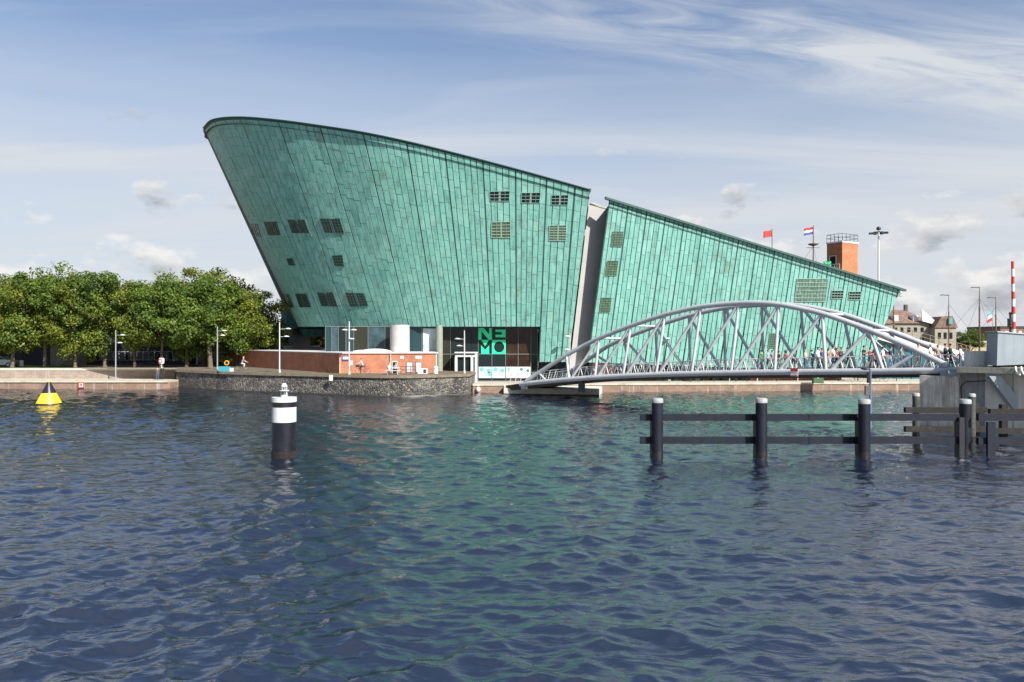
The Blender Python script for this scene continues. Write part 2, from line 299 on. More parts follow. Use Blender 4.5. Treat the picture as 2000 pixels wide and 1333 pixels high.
def make_water():
    ny, nx = 640, 560
    yy = np.geomspace(9, 112, ny); tt = np.linspace(-.80, .80, nx)
    Yg, Tg = np.meshgrid(yy, tt, indexing='ij'); Xg = Tg*(Yg+3)
    spx = np.maximum(np.gradient(yy)[:, None]*np.ones((1, nx)), 1.6/nx*(Yg+3))
    Xw, Yw, Zw = waves(Xg, Yg, spx)
    co = np.stack([Xw, Yw, Zw], -1).reshape(-1, 3)
    idx = np.arange(ny*nx).reshape(ny, nx)
    q = np.stack([idx[:-1, :-1], idx[:-1, 1:], idx[1:, 1:], idx[1:, :-1]], -1).reshape(-1, 4)
    base = len(co); far = np.array([(-900, -120, -.35), (900, -120, -.35), (900, 900, -.35), (-900, 900, -.35)])
    co = np.vstack([co, far]); q = np.vstack([q, [[base, base+1, base+2, base+3]]])
    me = bpy.data.meshes.new('water'); me.vertices.add(len(co)); me.vertices.foreach_set('co', co.ravel())
    me.loops.add(q.size); me.loops.foreach_set('vertex_index', q.ravel()); me.polygons.add(len(q))
    me.polygons.foreach_set('loop_start', np.arange(0, q.size, 4)); me.polygons.foreach_set('loop_total', np.full(len(q), 4))
    me.polygons.foreach_set('use_smooth', np.ones(len(q), bool)); me.update(calc_edges=True)
    m = bpy.data.materials.new('water'); m.use_nodes = True; t = m.node_tree; b = t.nodes['Principled BSDF']
    b.inputs['Base Color'].default_value = (.007, .012, .026, 1); b.inputs['Roughness'].default_value = .03; b.inputs['IOR'].default_value = 2.5
    g = nd(t, 'ShaderNodeNewGeometry')
    mpn = nd(t, 'ShaderNodeMapping', inp={'Scale': (.62, 1.35, 1), 'Rotation': (0, 0, math.radians(9))}); t.links.new(g.outputs['Position'], mpn.inputs[0])
    n0_ = nd(t, 'ShaderNodeTexNoise', noise_type='RIDGED_MULTIFRACTAL', inp={'Scale': 1.25, 'Detail': 3.0, 'Roughness': .5, 'Lacunarity': 2.2, 'Offset': .9, 'Gain': 1.2, 'Distortion': .35}); t.links.new(mpn.outputs[0], n0_.inputs['Vector'])
    n2_ = nd(t, 'ShaderNodeTexNoise', inp={'Scale': 3.6, 'Detail': 4, 'Roughness': .6}); t.links.new(mpn.outputs[0], n2_.inputs['Vector'])
    n1h = mth(t, 'ADD', mth(t, 'MULTIPLY', n0_.outputs[0], .62), mth(t, 'MULTIPLY', n2_.outputs[0], .8))
    bp = nd(t, 'ShaderNodeBump', inp={'Strength': .30, 'Distance': .09}); t.links.new(n1h, bp.inputs['Height']); t.links.new(bp.outputs[0], b.inputs['Normal'])
    me.materials.append(m); o = link('water', me); o['kind'] = 'structure'; o['label'] = 'rippled dark blue harbour water'
make_water()
# ---------------------------------------------------------------- ground and quays
def struct(o, label=None):
    o['kind'] = 'structure'
    if label: o['label'] = label
    return o
QA, QB = (-4.6, 93.2), (140, 105.5)                     # front edge of the low quay on the right
def qy(x): return QA[1]+(x-QA[0])*(QB[1]-QA[1])/(QB[0]-QA[0])
bas = [(343, 103.7), (390, 99.6), (444, 96.0), (540, 92.2), (620, 90.0), (702, 87.4), (760, 86.0), (800, 86.1), (834, 87.0), (880, 88.4), (916, 90.0)]
bas_pts = [(XZ(x, d), d) for x, d in bas]
gm = MB(); gm.add([(-900, 106.6, 2.30), (-4.4, 106.6, 2.30), (-4.4, 400, 2.30), (-900, 400, 2.30)], [(0, 1, 2, 3)])
gm.add([(-3000, 390, 1.9), (3000, 390, 1.9), (3000, 5000, 1.9), (-3000, 5000, 1.9)], [(0, 1, 2, 3)])
gm.add([(-4.4, 99, .985), (300, 99+20, .985), (300, 395, .985), (-4.4, 395, .985)], [(0, 1, 2, 3)])
struct(gm.build('ground', mat('ground', (.20, .18, .14), .95, var=.2, vscale=.3, dirt=(.10, .12, .05))), 'ground behind the quays')
# left quay : low step and upper wall
lq = MB(); lq.b2(-300, bas_pts[0][0]+.6, 100.5, 107, -1.5, .82); struct(lq.build('low_quay_left', quay_brick), 'low brick quay wall with pale streaks')
lc = MB(); lc.b2(-300, bas_pts[0][0]+.5, 100.35, 106.5, .824, 1.0); struct(lc.build('quay_paving_left', m_cap), 'stone topped landing along the left quay')
uw = MB(); uw.b2(-300, bas_pts[0][0]-1.2, 106.5, 107.2, .9, 2.12); struct(uw.build('upper_quay_wall', quay_upper), 'upper quay wall below the trees')
uc = MB(); uc.b2(-300, bas_pts[0][0]-1.2, 106.42, 107.3, 2.124, 2.34); struct(uc.build('upper_quay_coping', mat('coping_pale', (.62, .58, .47), .8, var=.15, vscale=2)), 'pale coping of the upper quay wall')
gr = MB(); gr.add([(-300, 107.3, 2.32), (-42, 107.3, 2.32), (-42, 118, 2.33), (-300, 118, 2.33)], [(0, 1, 2, 3)]); o = struct(gr.build('grass_verge', mat('grass', (.09, .12, .03), .95, var=.4, vscale=4)), 'grass strip under the trees')
# basalt bastion
def ribbon(pts, z0, z1, off=0.0):
    mb = MB(); n = len(pts); vs = []
    for i, (x, y) in enumerate(pts):
        a = Vector(pts[min(i+1, n-1)])-Vector(pts[max(i-1, 0)]); nn = Vector((a.y, -a.x)).normalized()
        vs += [(x+nn.x*off, y+nn.y*off, z0), (x+nn.x*(off-.12), y+nn.y*(off-.12), z1)]
    mb.add(vs, [(2*i, 2*i+2, 2*i+3, 2*i+1) for i in range(n-1)], True); return mb, vs
loop = bas_pts+[(-4.4, 99.0), (-4.4, 130)]
mb, _ = ribbon(loop, -1.5, 2.05); struct(mb.build('bastion_wall', basalt), 'rounded basalt stone quay wall')
mb, vs = ribbon(loop, 2.04, 2.34, .07); top = [v for v in vs[1::2]]
mb.add(top+[(-60, 130, 2.34), (-60, 106.9, 2.34)], [tuple(range(len(top)+2))]); struct(mb.build('bastion_deck', mat('bastion_coping', (.13, .105, .075), .9, var=.3, vscale=1.5, dirt=(.09, .09, .05))), 'brown coping and deck of the basalt bastion')
wl = MB(); 
mbw, _ = ribbon(bas_pts, -.2, .16, .16); struct(mbw.build('bastion_footing', mat('wet_stone', (.03, .028, .02), .5, var=.3)), 'wet footing at the waterline')
# right low quay
rq = MB(); d_ = Vector((QB[0]-QA[0], QB[1]-QA[1])).normalized()
def qprism(name, m, y0, y1, z0, z1, label):
    mb = MB(); x0, x1 = QA[0], QB[0]
    vs = [(x0, qy(x0)+y0, z0), (x1, qy(x1)+y0, z0), (x1, qy(x1)+y1, z0), (x0, qy(x0)+y1, z0)]; vs += [(a, b, z1) for a, b, c in vs]
    mb.add(vs, [(0, 1, 5, 4), (1, 2, 6, 5), (2, 3, 7, 6), (3, 0, 4, 7), (4, 5, 6, 7)]); return struct(mb.build(name, m), label)
qprism('low_quay_right', quay_brick, 0, 1.2, -1.5, .80, 'low brick quay wall in front of the museum')
qprism('quay_edge_right', m_cap, -.1, 1.2, .804, 1.0, 'stone edge of the museum quay')
qprism('museum_plaza', m_pave, 1.204, 14, .5, .996, 'paved plaza between quay and museum')
# ---------------------------------------------------------------- museum
museum = thing('museum_building', 'huge green copper clad museum shaped like a ship hull', 'museum', loc=(0, 0, 0))
ctrl_top = [(399, 124.3), (418, 114.6), (468, 107.3), (542, 102.2), (624, 98.6), (708, 95.7), (793, 94.2), (868, 93.6), (942, 93.3), (1006, 93.2), (1067, 93.3), (1122, 93.5), (1152, 93.6)]
ctrl_bot = [(583, 117.5), (600, 112.5), (635, 107.5), (682, 104), (742, 101.3), (798.6, 99.5), (852, 98.4), (907, 97.8), (958.6, 97.5), (1008, 97.5), (1055, 97.5), (1100, 97.6), (1119, 97.7)]
Tc = [Vector((XZ(x, d), d, 26.3-.27*XZ(x, d))) for x, d in ctrl_top]
Bc = [Vector((XZ(x, d), d, H+(YH-638.4)*d/F)) for x, d in ctrl_bot]
def crom(pts, u):
    n = len(pts)-1; i = min(int(u), n-1); t = u-i
    p0, p1, p2, p3 = pts[max(i-1, 0)], pts[i], pts[i+1], pts[min(i+2, n)]
    if i == 0: p0 = p1*2-p2
    if i == n-1: p3 = p2*2-p1
    return .5*((2*p1)+(p2-p0)*t+(2*p0-5*p1+4*p2-p3)*t*t+(3*p1-p0-3*p2+p3)*t*t*t)
def Sl(u, v):                                            # left hull : ruled surface, u 0..12, v 0 top .. 1 bottom
    a = crom(Tc, u); b = crom(Bc, u); return a+(b-a)*v
def Sln(u, v):
    e = 1e-3; a = Sl(min(u+e, 12), v)-Sl(max(u-e, 0), v); b = Sl(u, v+e)-Sl(u, v-e); n = a.cross(b).normalized()
    return n if n.y < 0 else -n
VLEG = lambda u: (Sl(u, 0).z-3.45)/(Sl(u, 0).z-Sl(u, 1).z)
panels = []                                              # (corner list, outward normal, which hull)
def joints(v0, v1, step, jit):
    out = [v0]; v = v0+step*random.uniform(.2, 1.0)
    while v < v1-step*.35: out.append(v); v += step*random.uniform(1-jit, 1+jit)
    return out+[v1]
strips = []
for i in range(12):
    n = max(2, round((ctrl_top[i+1][0]-ctrl_top[i][0])/13.2))
    if i == 0: n = 4
    for k in range(n): strips.append((i+k/n, i+(k+1)/n, k == 0, i >= 10))
for ua, ub, heavy, leg in strips:
    um = (ua+ub)/2; Lm = (Sl(um, 1)-Sl(um, 0)).length
    wid = (Sl(ub, .4)-Sl(ua, .4)).length; vend = VLEG(um) if leg else 1.0
    ga = (.14 if heavy else .045)/max(wid, .2); gb = .045/max(wid, .2)
    if i == 0: ga = gb = .03
    js = joints(.012, vend, 1.62/Lm, .28)
    for va, vb in zip(js[:-1], js[1:]):
        g = .016/Lm; tl = random.uniform(-.012, .012); n = Sln(um, (va+vb)/2)
        A = ua+(ub-ua)*min(ga, .3); B = ub-(ub-ua)*min(gb, .3)
        c = [Sl(A, va+g), Sl(B, va+g), Sl(B, vb-g), Sl(A, vb-g)]
        off = .05+random.uniform(-.012, .012)
        c = [q+n*(off+(tl if j in (0, 1) else -tl)) for j, q in enumerate(c)]
        panels.append((c, n, 0))
# right hull : flat clad wall
R_TL, R_BL, R_TR, R_BR = P(1190, 388, 96), P(1147, 708, 97.6), P(1760, 565, 100), P(1676, 725, 101.6)
r_es = (R_TL-R_BL); r_len = r_es.length; r_es.normalize()
r_n = (R_TR-R_BL).cross(r_es).normalized(); r_n = r_n if r_n.y < 0 else -r_n
r_ex = (r_es.cross(r_n)).normalized(); r_ex = r_ex if r_ex.x > 0 else -r_ex
def R2(p): q = p-R_BL; return Vector((q.dot(r_ex), q.dot(r_es)))
def R3(a, b, off=0.0): return R_BL+r_ex*a+r_es*b+r_n*off
outline = [R2(R_BL), R2(R_BR), R2(R_TR), R2(R_TL)]
def clip(poly, hull):
    for i in range(len(hull)):
        a, b = hull[i], hull[(i+1) % len(hull)]; e = b-a; out = []
        ins = lambda p: e.x*(p.y-a.y)-e.y*(p.x-a.x) >= -1e-9
        for j in range(len(poly)):
            p, q = poly[j], poly[(j+1) % len(poly)]; ip, iq = ins(p), ins(q)
            if ip: out.append(p)
            if ip != iq:
                dp = e.x*(p.y-a.y)-e.y*(p.x-a.x); dq = e.x*(q.y-a.y)-e.y*(q.x-a.x); out.append(p+(q-p)*(dp/(dp-dq)))
        poly = out
        if len(poly) < 3: return []
    return poly
heavy_px = [1204, 1239, 1275, 1311, 1347, 1383, 1418, 1453, 1488, 1524, 1558, 1592, 1626, 1660, 1694, 1728, 1762, 1796, 1830]
sx = [0.0]
# strip edges along the bottom of the wall, evenly divided between the heavy seams
hv = [R2(R_TL).x+ (R2(R_TR).x-R2(R_TL).x)*k/16.2 for k in range(0, 19)]
for a, b in zip(hv[:-1], hv[1:]):
    for k in range(4):
        A = a+(b-a)*k/4; B = a+(b-a)*(k+1)/4; ga = .13 if k == 0 else .042
        js = joints(-1.5, 23, 1.62, .3)
        for v0, v1 in zip(js[:-1], js[1:]):
            poly = clip([Vector((A+ga, v0+.015)), Vector((B-.042, v0+.015)), Vector((B-.042, v1-.015)), Vector((A+ga, v1-.015))], outline)
            if len(poly) >= 3:
                off = .05+random.uniform(-.012, .012); panels.append(([R3(p.x, p.y, off) for p in poly], r_n, 1))
# backing surfaces
bw = MB(); nu, nv = 72, 14
vs = [Sl(12*i/nu, j/nv) for i in range(nu+1) for j in range(nv+1)]
bw.add(vs, [(i*(nv+1)+j, i*(nv+1)+j+1, (i+1)*(nv+1)+j+1, (i+1)*(nv+1)+j) for i in range(nu) for j in range(nv)], True)
vs = [Sl(10+2*i/8, 1+(VLEG(10+2*i/8)-1)*j) for i in range(9) for j in range(2)]
bw.add(vs, [(2*i, 2*i+1, 2*i+3, 2*i+2) for i in range(8)])
zt = lambda x: 26.3-.27*x
back_t = [Vector((x, y, zt(x))) for x, y in ((-49.6, 128.5), (-49.0, 132.5), (-45, 136.5), (-38, 138.5), (9.1, 138.5))]
back_b = [Vector((x, y, 7.9)) for x, y in ((-33.2, 121.5), (-33, 125), (-29, 129), (-23, 131), (7.6, 131))]
tl_ = [Sl(12*i/nu, 0) for i in range(nu+1)]; bl_ = [Sl(12*i/nu, 1) for i in range(nu+1)]
full_t = [Sl(0, 0)]+back_t+[Sl(12, 0)]; full_b = [Sl(0, 1)]+back_b+[Sl(12, 1)]
bw.add(full_t+full_b, [(i, i+1, i+1+len(full_t), i+len(full_t)) for i in range(len(full_t)-1)])
bw.add([v-Vector((0, 0, .9)) for v in tl_]+[v-Vector((0, 0, .9)) for v in reversed(back_t)], [tuple(range(nu+1+len(back_t)))])
cb_ = Vector((-8, 112, 7.95)); ring = bl_+list(reversed(back_b)); bw.add([cb_]+ring, [(0, 1+i, 1+(i+1) % len(ring)) for i in range(len(ring))])
e0 = Sl(10, 1); 
lv = [Sl(10, 1), Sl(10, VLEG(10)), Sl(12, VLEG(12)), Sl(12, 1)]; lb = [q+Vector((0, 7, 0)) for q in lv]; bw.add(lv+lb, [(0, 1, 5, 4), (1, 2, 6, 5), (2, 3, 7, 6)])
bow = tag(bw.build('bow_hull', m_back, museum), 'tall curved bow half of the copper hull')
sw = MB(); bk = Vector((0, 34, 0)); q4 = [R_BL, R_BR, R_TR, R_TL]; sw.add(q4+[p+bk for p in q4], [(0, 1, 2, 3), (1, 5, 6, 2), (5, 4, 7, 6), (0, 4, 5, 1)])
sw.add([p-Vector((0, 0, .7)) for p in (R_TL, R_TR, R_TR+bk, R_TL+bk)], [(0, 1, 2, 3)])
stern = tag(sw.build('stern_hull', m_back, museum), 'low wedge shaped half of the copper hull')
def area_px(c):
    p = [pix(q) for q in c]; return abs(sum(p[i][0]*p[(i+1) % len(p)][1]-p[(i+1) % len(p)][0]*p[i][1] for i in range(len(p))))/2
def panel_mesh(lst, name):
    v = []; f = []; pv = []
    for c, n, h in lst:
        b = len(v); k = len(c); v += [tuple(q) for q in c]+[tuple(q-n*.07) for q in c]
        a = Vector(c[1])-Vector(c[0]); bb = Vector(c[2])-Vector(c[1]); fl = a.cross(bb).dot(n) < 0
        fs = [tuple(range(k))]+[(i, i+k, (i+1) % k+k, (i+1) % k) for i in range(k)]
        r = min(1, max(0, random.gauss(.55, .14)))
        for q in fs: f.append(tuple(b+i for i in (reversed(q) if fl else q))); pv.append(r)
    me = bpy.data.meshes.new(name); me.from_pydata(v, [], f); at = me.attributes.new('pv', 'FLOAT', 'FACE'); at.data.foreach_set('value', pv); me.materials.append(copper); me.update(); return me
order = sorted(range(len(panels)), key=lambda i: -area_px(panels[i][0])); big = set(order[:300])
for i in order[:300]: link('panel', panel_mesh([panels[i]], 'panel'), (bow, stern)[panels[i][2]])
for h, par in ((0, bow), (1, stern)):
    o = link('panel_field', panel_mesh([p for i, p in enumerate(panels) if i not in big and p[2] == h], 'panel_field'), par); o['kind'] = 'stuff'
print('panels', len(panels))
# rims
rm = MB(); K = 96; vs = []
for i in range(K+1):
    u = 12*i/K; p = Sl(u, 0); n = Sln(u, 0); n = Vector((n.x, n.y, 0)).normalized(); dn = Vector((0, 0, -1))
    vs += [p+n*.26+Vector((0, 0, .04)), p+n*.26-Vector((0, 0, .06)), p-n*.35-Vector((0, 0, .12)), p-n*.35+Vector((0, 0, .09))]
rm.add(vs, [(4*i+j, 4*i+(j+1) % 4, 4*i+4+(j+1) % 4, 4*i+4+j) for i in range(K) for j in range(4)])
for a, b in zip(full_t[:-1], full_t[1:]): rm.cyl(a, b, .2, n=5)
rm.build('roof_rim', m_rim, museum)
rm = MB(); up = Vector((0, 0, 1)); c0, c1 = R_TL-r_ex*.5, R_TR+(R_TR-R_TL).normalized()*.5
vs = []
for p in (c0, c1): vs += [p+r_n*.4+up*.12, p+r_n*.4-up*.14, p-r_n*.4-up*.17, p-r_n*.4+up*.14]
rm.add(vs, [(j, (j+1) % 4, 4+(j+1) % 4, 4+j) for j in range(4)]+[(0, 1, 2, 3), (4, 5, 6, 7)])
for k in (.55, .95): rm.cyl(R_TL+r_n*.06-up*k, R_TR+r_n*.06-up*k, .045, n=5)
rm.build('roof_edge', m_rim, museum)
# grey recess between the two halves
gw = MB(); a0 = P(1128, 402, 98.5); 
gw.add([P(1150, 400, 98.2), P(1192, 412, 99.2), P(1162, 722, 100.2), P(1112, 722, 99.2)], [(0, 1, 2, 3)])
gw.add([P(1152, 398, 98.2), P(1192, 412, 99.2), P(1192, 412, 99.2)+Vector((0, 20, 0)), P(1152, 398, 98.2)+Vector((0, 20, 0))], [(0, 1, 2, 3)])
gw.build('recessed_wall', m_grey, museum)
sc_ = MB()
for k in range(7): sc_.cyl(P(1149+k*6, 396+k*1.6, 99), P(1149+k*6, 396+k*1.6, 99)+Vector((1.5, 5, .5)), .05, n=5)
sc_.cyl(P(1148, 399, 99), P(1188, 408, 99), .07, n=6); sc_.cyl(P(1148, 399, 99)+Vector((1, 4.5, .9)), P(1188, 408, 99)+Vector((1, 4.5, .6)), .07, n=6)
sc_.build('roof_pergola', mat('pergola', (.42, .40, .33), .7), museum)
# windows on the hulls
gu = np.linspace(0, 12, 481); gv = np.linspace(0, 1.25, 201); GP = np.array([[pix(Sl(u, v)) for v in gv] for u in gu])
def uv_of(x, y):
    dd = (GP[:, :, 0]-x)**2+(GP[:, :, 1]-y)**2; i, j = np.unravel_index(np.argmin(dd), dd.shape); return gu[i], gv[j]
def window(hull, quadpx, nx, ny, glass, frame=m_rim, gap=0.0, bar=.05):
    """quadpx = tl, tr, br, bl in photo pixels ; grid of panes with bars standing proud of the cladding"""
    if hull == 0:
        uv = [uv_of(*q) for q in quadpx]
        def pt(a, b, off):
            u = (uv[0][0]*(1-a)+uv[1][0]*a)*(1-b)+(uv[3][0]*(1-a)+uv[2][0]*a)*b; v = (uv[0][1]*(1-a)+uv[1][1]*a)*(1-b)+(uv[3][1]*(1-a)+uv[2][1]*a)*b
            return Sl(u, v)+Sln(u, v)*off
    else:
        ps = []
        for x, y in quadpx:
            r = Vector(((x-CX)/F, 1, -(y-YH)/F)); t = (R_BL-Vector((0, 0, H))).dot(r_n)/r.dot(r_n); ps.append(Vector((0, 0, H))+r*t)
        def pt(a, b, off): return (ps[0]*(1-a)+ps[1]*a)*(1-b)+(ps[3]*(1-a)+ps[2]*a)*b+r_n*off
    fr = MB()
    if gap: cols = [(k/nx*(1-gap)+(gap if k >= nx/2 else 0), (k+1)/nx*(1-gap)+(gap if k >= nx/2 else 0)) for k in range(nx)]
    else: cols = [(k/nx, (k+1)/nx) for k in range(nx)]
    fr.add([pt(a, b, .085) for a, b in ((0, 0), (1, 0), (1, 1), (0, 1))]+[pt(a, b, -.02) for a, b in ((0, 0), (1, 0), (1, 1), (0, 1))], [(0, 3, 2, 1), (0, 1, 5, 4), (1, 2, 6, 5), (2, 3, 7, 6), (3, 0, 4, 7)])
    def barx(a0, b0, a1, b1): fr.cyl(pt(a0, b0, .12), pt(a1, b1, .12), bar, n=4)
    for a0, a1 in cols: barx(a0, 0, a0, 1); barx(a1, 0, a1, 1)
    for j in range(ny+1): barx(0, j/ny, 1, j/ny)
    wo_ = fr.build('window', frame, museum); me = None
    for a0, a1 in cols:
        for j in range(ny):
            b0, b1 = j/ny, (j+1)/ny; ea = (a1-a0)*.06; eb = (b1-b0)*.06; pm = MB(); tl = random.uniform(-.02, .02)
            pm.add([pt(a0+ea, b0+eb, .10+tl), pt(a1-ea, b0+eb, .10+tl), pt(a1-ea, b1-eb, .10-tl), pt(a0+ea, b1-eb, .10-tl)], [(0, 3, 2, 1)])
            pm.build('pane', glass, wo_)
def rect(x0, y0, x1, y1, sk=0): return [(x0, y0), (x1, y0+sk*.0), (x1+sk, y1), (x0+sk, y1)]
m_wdark = mat('window_shade', (.022, .035, .03), .35); m_fd = mat('frame_dull', (.04, .10, .085), .6)
for q in (rect(491, 437, 503, 462, 8), rect(517, 433, 541, 459, 8), rect(563, 429, 597, 456, 9), rect(626, 428, 665, 455, 9),
          rect(555, 575, 566, 599, 9), rect(578, 574, 599, 599, 9), rect(621, 572, 652, 599, 9), rect(676, 572, 712, 598, 8)):
    n = 6 if q[1][0]-q[0][0] > 20 else 3; window(0, q, n, 5, m_wdark, m_fd, gap=.08 if n == 6 else 0, bar=.035)
for q in (rect(650, 499, 669, 520, 5), rect(561, 504, 573, 519, 5)): window(0, q, 4 if q[0][0] > 600 else 3, 4, m_wdark, m_fd, bar=.035)
m_fl = mat('frame_pale', (.22, .33, .28), .5)
for q in (rect(957, 374, 995, 393, 0), rect(1019, 377, 1055, 397, -1), rect(1077, 382, 1110, 401, -1)): window(0, q, 4, 3, m_glass_d, m_fl, gap=.08, bar=.03)
window(0, rect(960, 434, 997, 465), 4, 5, m_louv, m_fl, gap=.04, bar=.045); window(0, rect(1073, 440, 1106, 470, -1), 4, 6, m_louv, m_fl, gap=.04, bar=.045)
for q in (rect(1196, 453, 1217, 482, -3), rect(1186, 510, 1207, 539, -4), rect(1174, 582, 1194, 611, -4), rect(1503, 652, 1518, 680, -4)): window(1, q, 4, 6, m_louv, mat('frame_grn', (.10, .20, .15), .5), bar=.03)
m_gb = mat('glass_block', (.10, .17, .13), .2, var=.6, vscale=2.5)
window(1, rect(1556, 545, 1616, 590, -5), 10, 6, m_gb, m_fl, bar=.045)
for q in (rect(1624, 568, 1647, 584, -2), rect(1658, 570, 1681, 586, -2)): window(1, q, 4, 3, m_glass_d, m_fl, bar=.045)
# far copper block behind the bow, ground floor
bb = MB(); p0, p1 = XZ(549, 128), XZ(700, 128); bb.b2(p0, p1, 128, 150, 6.8, 14.2); fb = bb.build('rear_wing', mat('copper_plain', (.12, .33, .30), .55, var=.2, vscale=.7), museum)
sm = MB()
for k in range(1, 9): sm.b2(p0+k*1.1-.03, p0+k*1.1+.03, 127.93, 128, 6.8, 14.2)
sm.build('seam', m_back, fb)
gy = 99.6
xs = [636, 648, 661, 676, 691, 719, 752, 800, 824, 852, 880, 908, 934.2, 960.8, 987.4, 1012, 1037, 1050]
zt1, zt0, zm = 7.95, 1.0, 4.40
gl = MB()
for x in xs: gl.b2(XZ(x, gy)-.04, XZ(x, gy)+.04, gy-.1, gy+.06, zt0, zt1)
for z in (zt0+.06, zm, zt1-.1): gl.b2(XZ(636, gy), XZ(1050, gy), gy-.08, gy+.05, z-.05, z+.05)
gf = tag(gl.build('glass_front', mat('mullion', (.12, .13, .13), .5), museum), 'dark glazed ground floor under the copper hull')
pc = [1, 3, 0, 1, 2, 3, 0, 1, 3, 2, 0, 0, 0, 0, 4, 4, 0]
for i in range(len(xs)-1):
    for z0, z1 in ((zt0+.1, zm-.05), (zm+.05, zt1-.12)):
        pm = MB(); pm.b2(XZ(xs[i], gy)+.05, XZ(xs[i+1], gy)-.05, gy-.02, gy+.02, z0, z1); pm.build('pane', m_pane[pc[i]], gf)
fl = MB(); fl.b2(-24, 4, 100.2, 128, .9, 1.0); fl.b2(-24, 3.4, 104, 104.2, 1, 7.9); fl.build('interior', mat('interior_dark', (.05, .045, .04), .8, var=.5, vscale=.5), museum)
co = MB(); co.cyl((XZ(781, 97), 97, 2.3), (XZ(781, 97), 97, 8.0), 1.18, n=32); co.cyl((XZ(781, 97), 97, 5.55), (XZ(781, 97), 97, 5.6), 1.2, n=32); co.build('round_column', mat('column_marble', (.44, .42, .40), .5, var=.14, vscale=.8, streak=.3, dirt=(.38, .35, .34)), museum)
co = MB(); co.cyl((XZ(858, 98.4), 98.4, 1), (XZ(858, 98.4), 98.4, 8.0), .44, n=20); co.build('slim_column', mat('column_green', (.22, .25, .20), .6, var=.15), museum)
wm = MB(); 
wm.add([P(826, 642, 99.4), P(851, 642, 99.4), P(851, 691, 99.4), P(826, 691, 99.4)], [(0, 3, 2, 1)]); 
wm.build('printed_panel', mat('print_pale', (.40, .46, .48), .5, var=.5, vscale=.45, dirt=(.05, .08, .10)), museum)
# logo letters on the glass
sg = thing('museum_sign', 'bright green square letters on the dark glass under the copper hull', 'sign')
def tile(x0, y0, x1, y1, polys):
    mb = MB(); d = gy-.14
    for poly in polys:
        k = len(poly); f = [P(x0+(x1-x0)*a, y0+(y1-y0)*b, d) for a, b in poly]; g = [q+Vector((0, .04, 0)) for q in f]
        mb.add(f+g, [tuple(range(k)), tuple(range(2*k-1, k-1, -1))]+[(i, i+k, (i+1) % k+k, (i+1) % k) for i in range(k)])
    return mb.build('letter', m_sign_green, sg)
tile(934.6, 641, 960.4, 664, [[(0, 0), (.4, 0), (.8, .55), (.8, 0), (1, 0), (1, 1), (.78, 1), (.22, .27), (.22, 1), (0, 1)]])
tile(961.2, 641, 987.4, 664, [[(.25, .14), (1, .14), (1, .79), (.25, .79), (.25, .57), (.72, .57), (.72, .34), (.25, .34)]])
tile(934.6, 664.4, 960.4, 692, [[(.2, 0), (.8, 0), (.5, .42)], [(.2, .4), (.45, .66), (.55, .66), (.8, .4), (.8, 1), (.2, 1)]])
cir = [(.52+.39*math.cos(a), .5+.39*math.sin(a)) for a in [math.pi*2*i/28 for i in range(29)]]
tile(961.2, 664.4, 987.4, 692, [[(.0, 0), (1, 0), (1, .5)]+[(.52+.39*math.cos(a), .5-.39*math.sin(a)) for a in [math.pi*i/14 for i in range(15)]]+[(0, .5)],
                                [(0, .5)]+[(.52-.39*math.cos(a), .5+.39*math.sin(a)) for a in [math.pi*i/14 for i in range(15)]]+[(1, .5), (1, 1), (0, 1)]])
# white banners with blue dots, porch, base under the stern
for k, (a, b) in enumerate(((935, 960), (961.5, 986.5), (988, 1011.5), (1012.5, 1036))):
    t = thing('banner_panel', ['white panel with three blue discs in the lower glass', 'white panel with two blue discs beside the door glass', 'white panel with a faint blue figure in the lower glass', 'white panel with small dark blue figures, last of the row'][k], 'banner')
    pm = MB(); pm.b2(XZ(a, gy), XZ(b, gy), gy-.2, gy-.14, 1.42, 2.82); pm.build('board', m_white, t)
    dm = MB()
    for q in range((3, 2, 1, 2)[k]):
        cx = XZ(a+(b-a)*(.25, .78, .85)[q], gy); cz = (2.5, 2.35, 1.95)[q]; dm.cyl((cx, gy-.215, cz), (cx, gy-.202, cz), .28 if k < 2 else .2, n=18)
    dm.build('disc', mat('disc_blue', (.10, .42, .68), .5) if k < 3 else mat('disc_navy', (.05, .16, .28), .5), t)
pt_ = thing('entrance_porch', 'grey steel door frame standing before the glass entrance', 'porch')
pm = MB(); y_ = 97.6
for x in (891, 922, 930): pm = MB(); pm.b2(XZ(x, y_)-.16, XZ(x, y_)+.16, y_-.15, y_+.15, 1, 4.1 if x != 930 else 4.6); pm.build('post', m_gpost, pt_)
pm = MB(); pm.b2(XZ(889, y_), XZ(932, y_), y_-.17, y_+1.5, 4.1, 4.3); pm.b2(XZ(888, y_), XZ(933, y_), y_-.2, y_+1.6, 4.55, 4.7); pm.build('canopy', m_gpost, pt_)
pm = MB(); pm.b2(XZ(893, y_), XZ(920, y_), y_+.2, y_+.26, 1, 4.1); pm.build('door', m_glass_d, pt_)
pm = MB()
for x in (898, 911): pm.b2(XZ(x, y_)-.3, XZ(x, y_)+.3, y_+.1, y_+.17, 1.95, 2.15)
pm.build('door_handle', m_white, pt_)
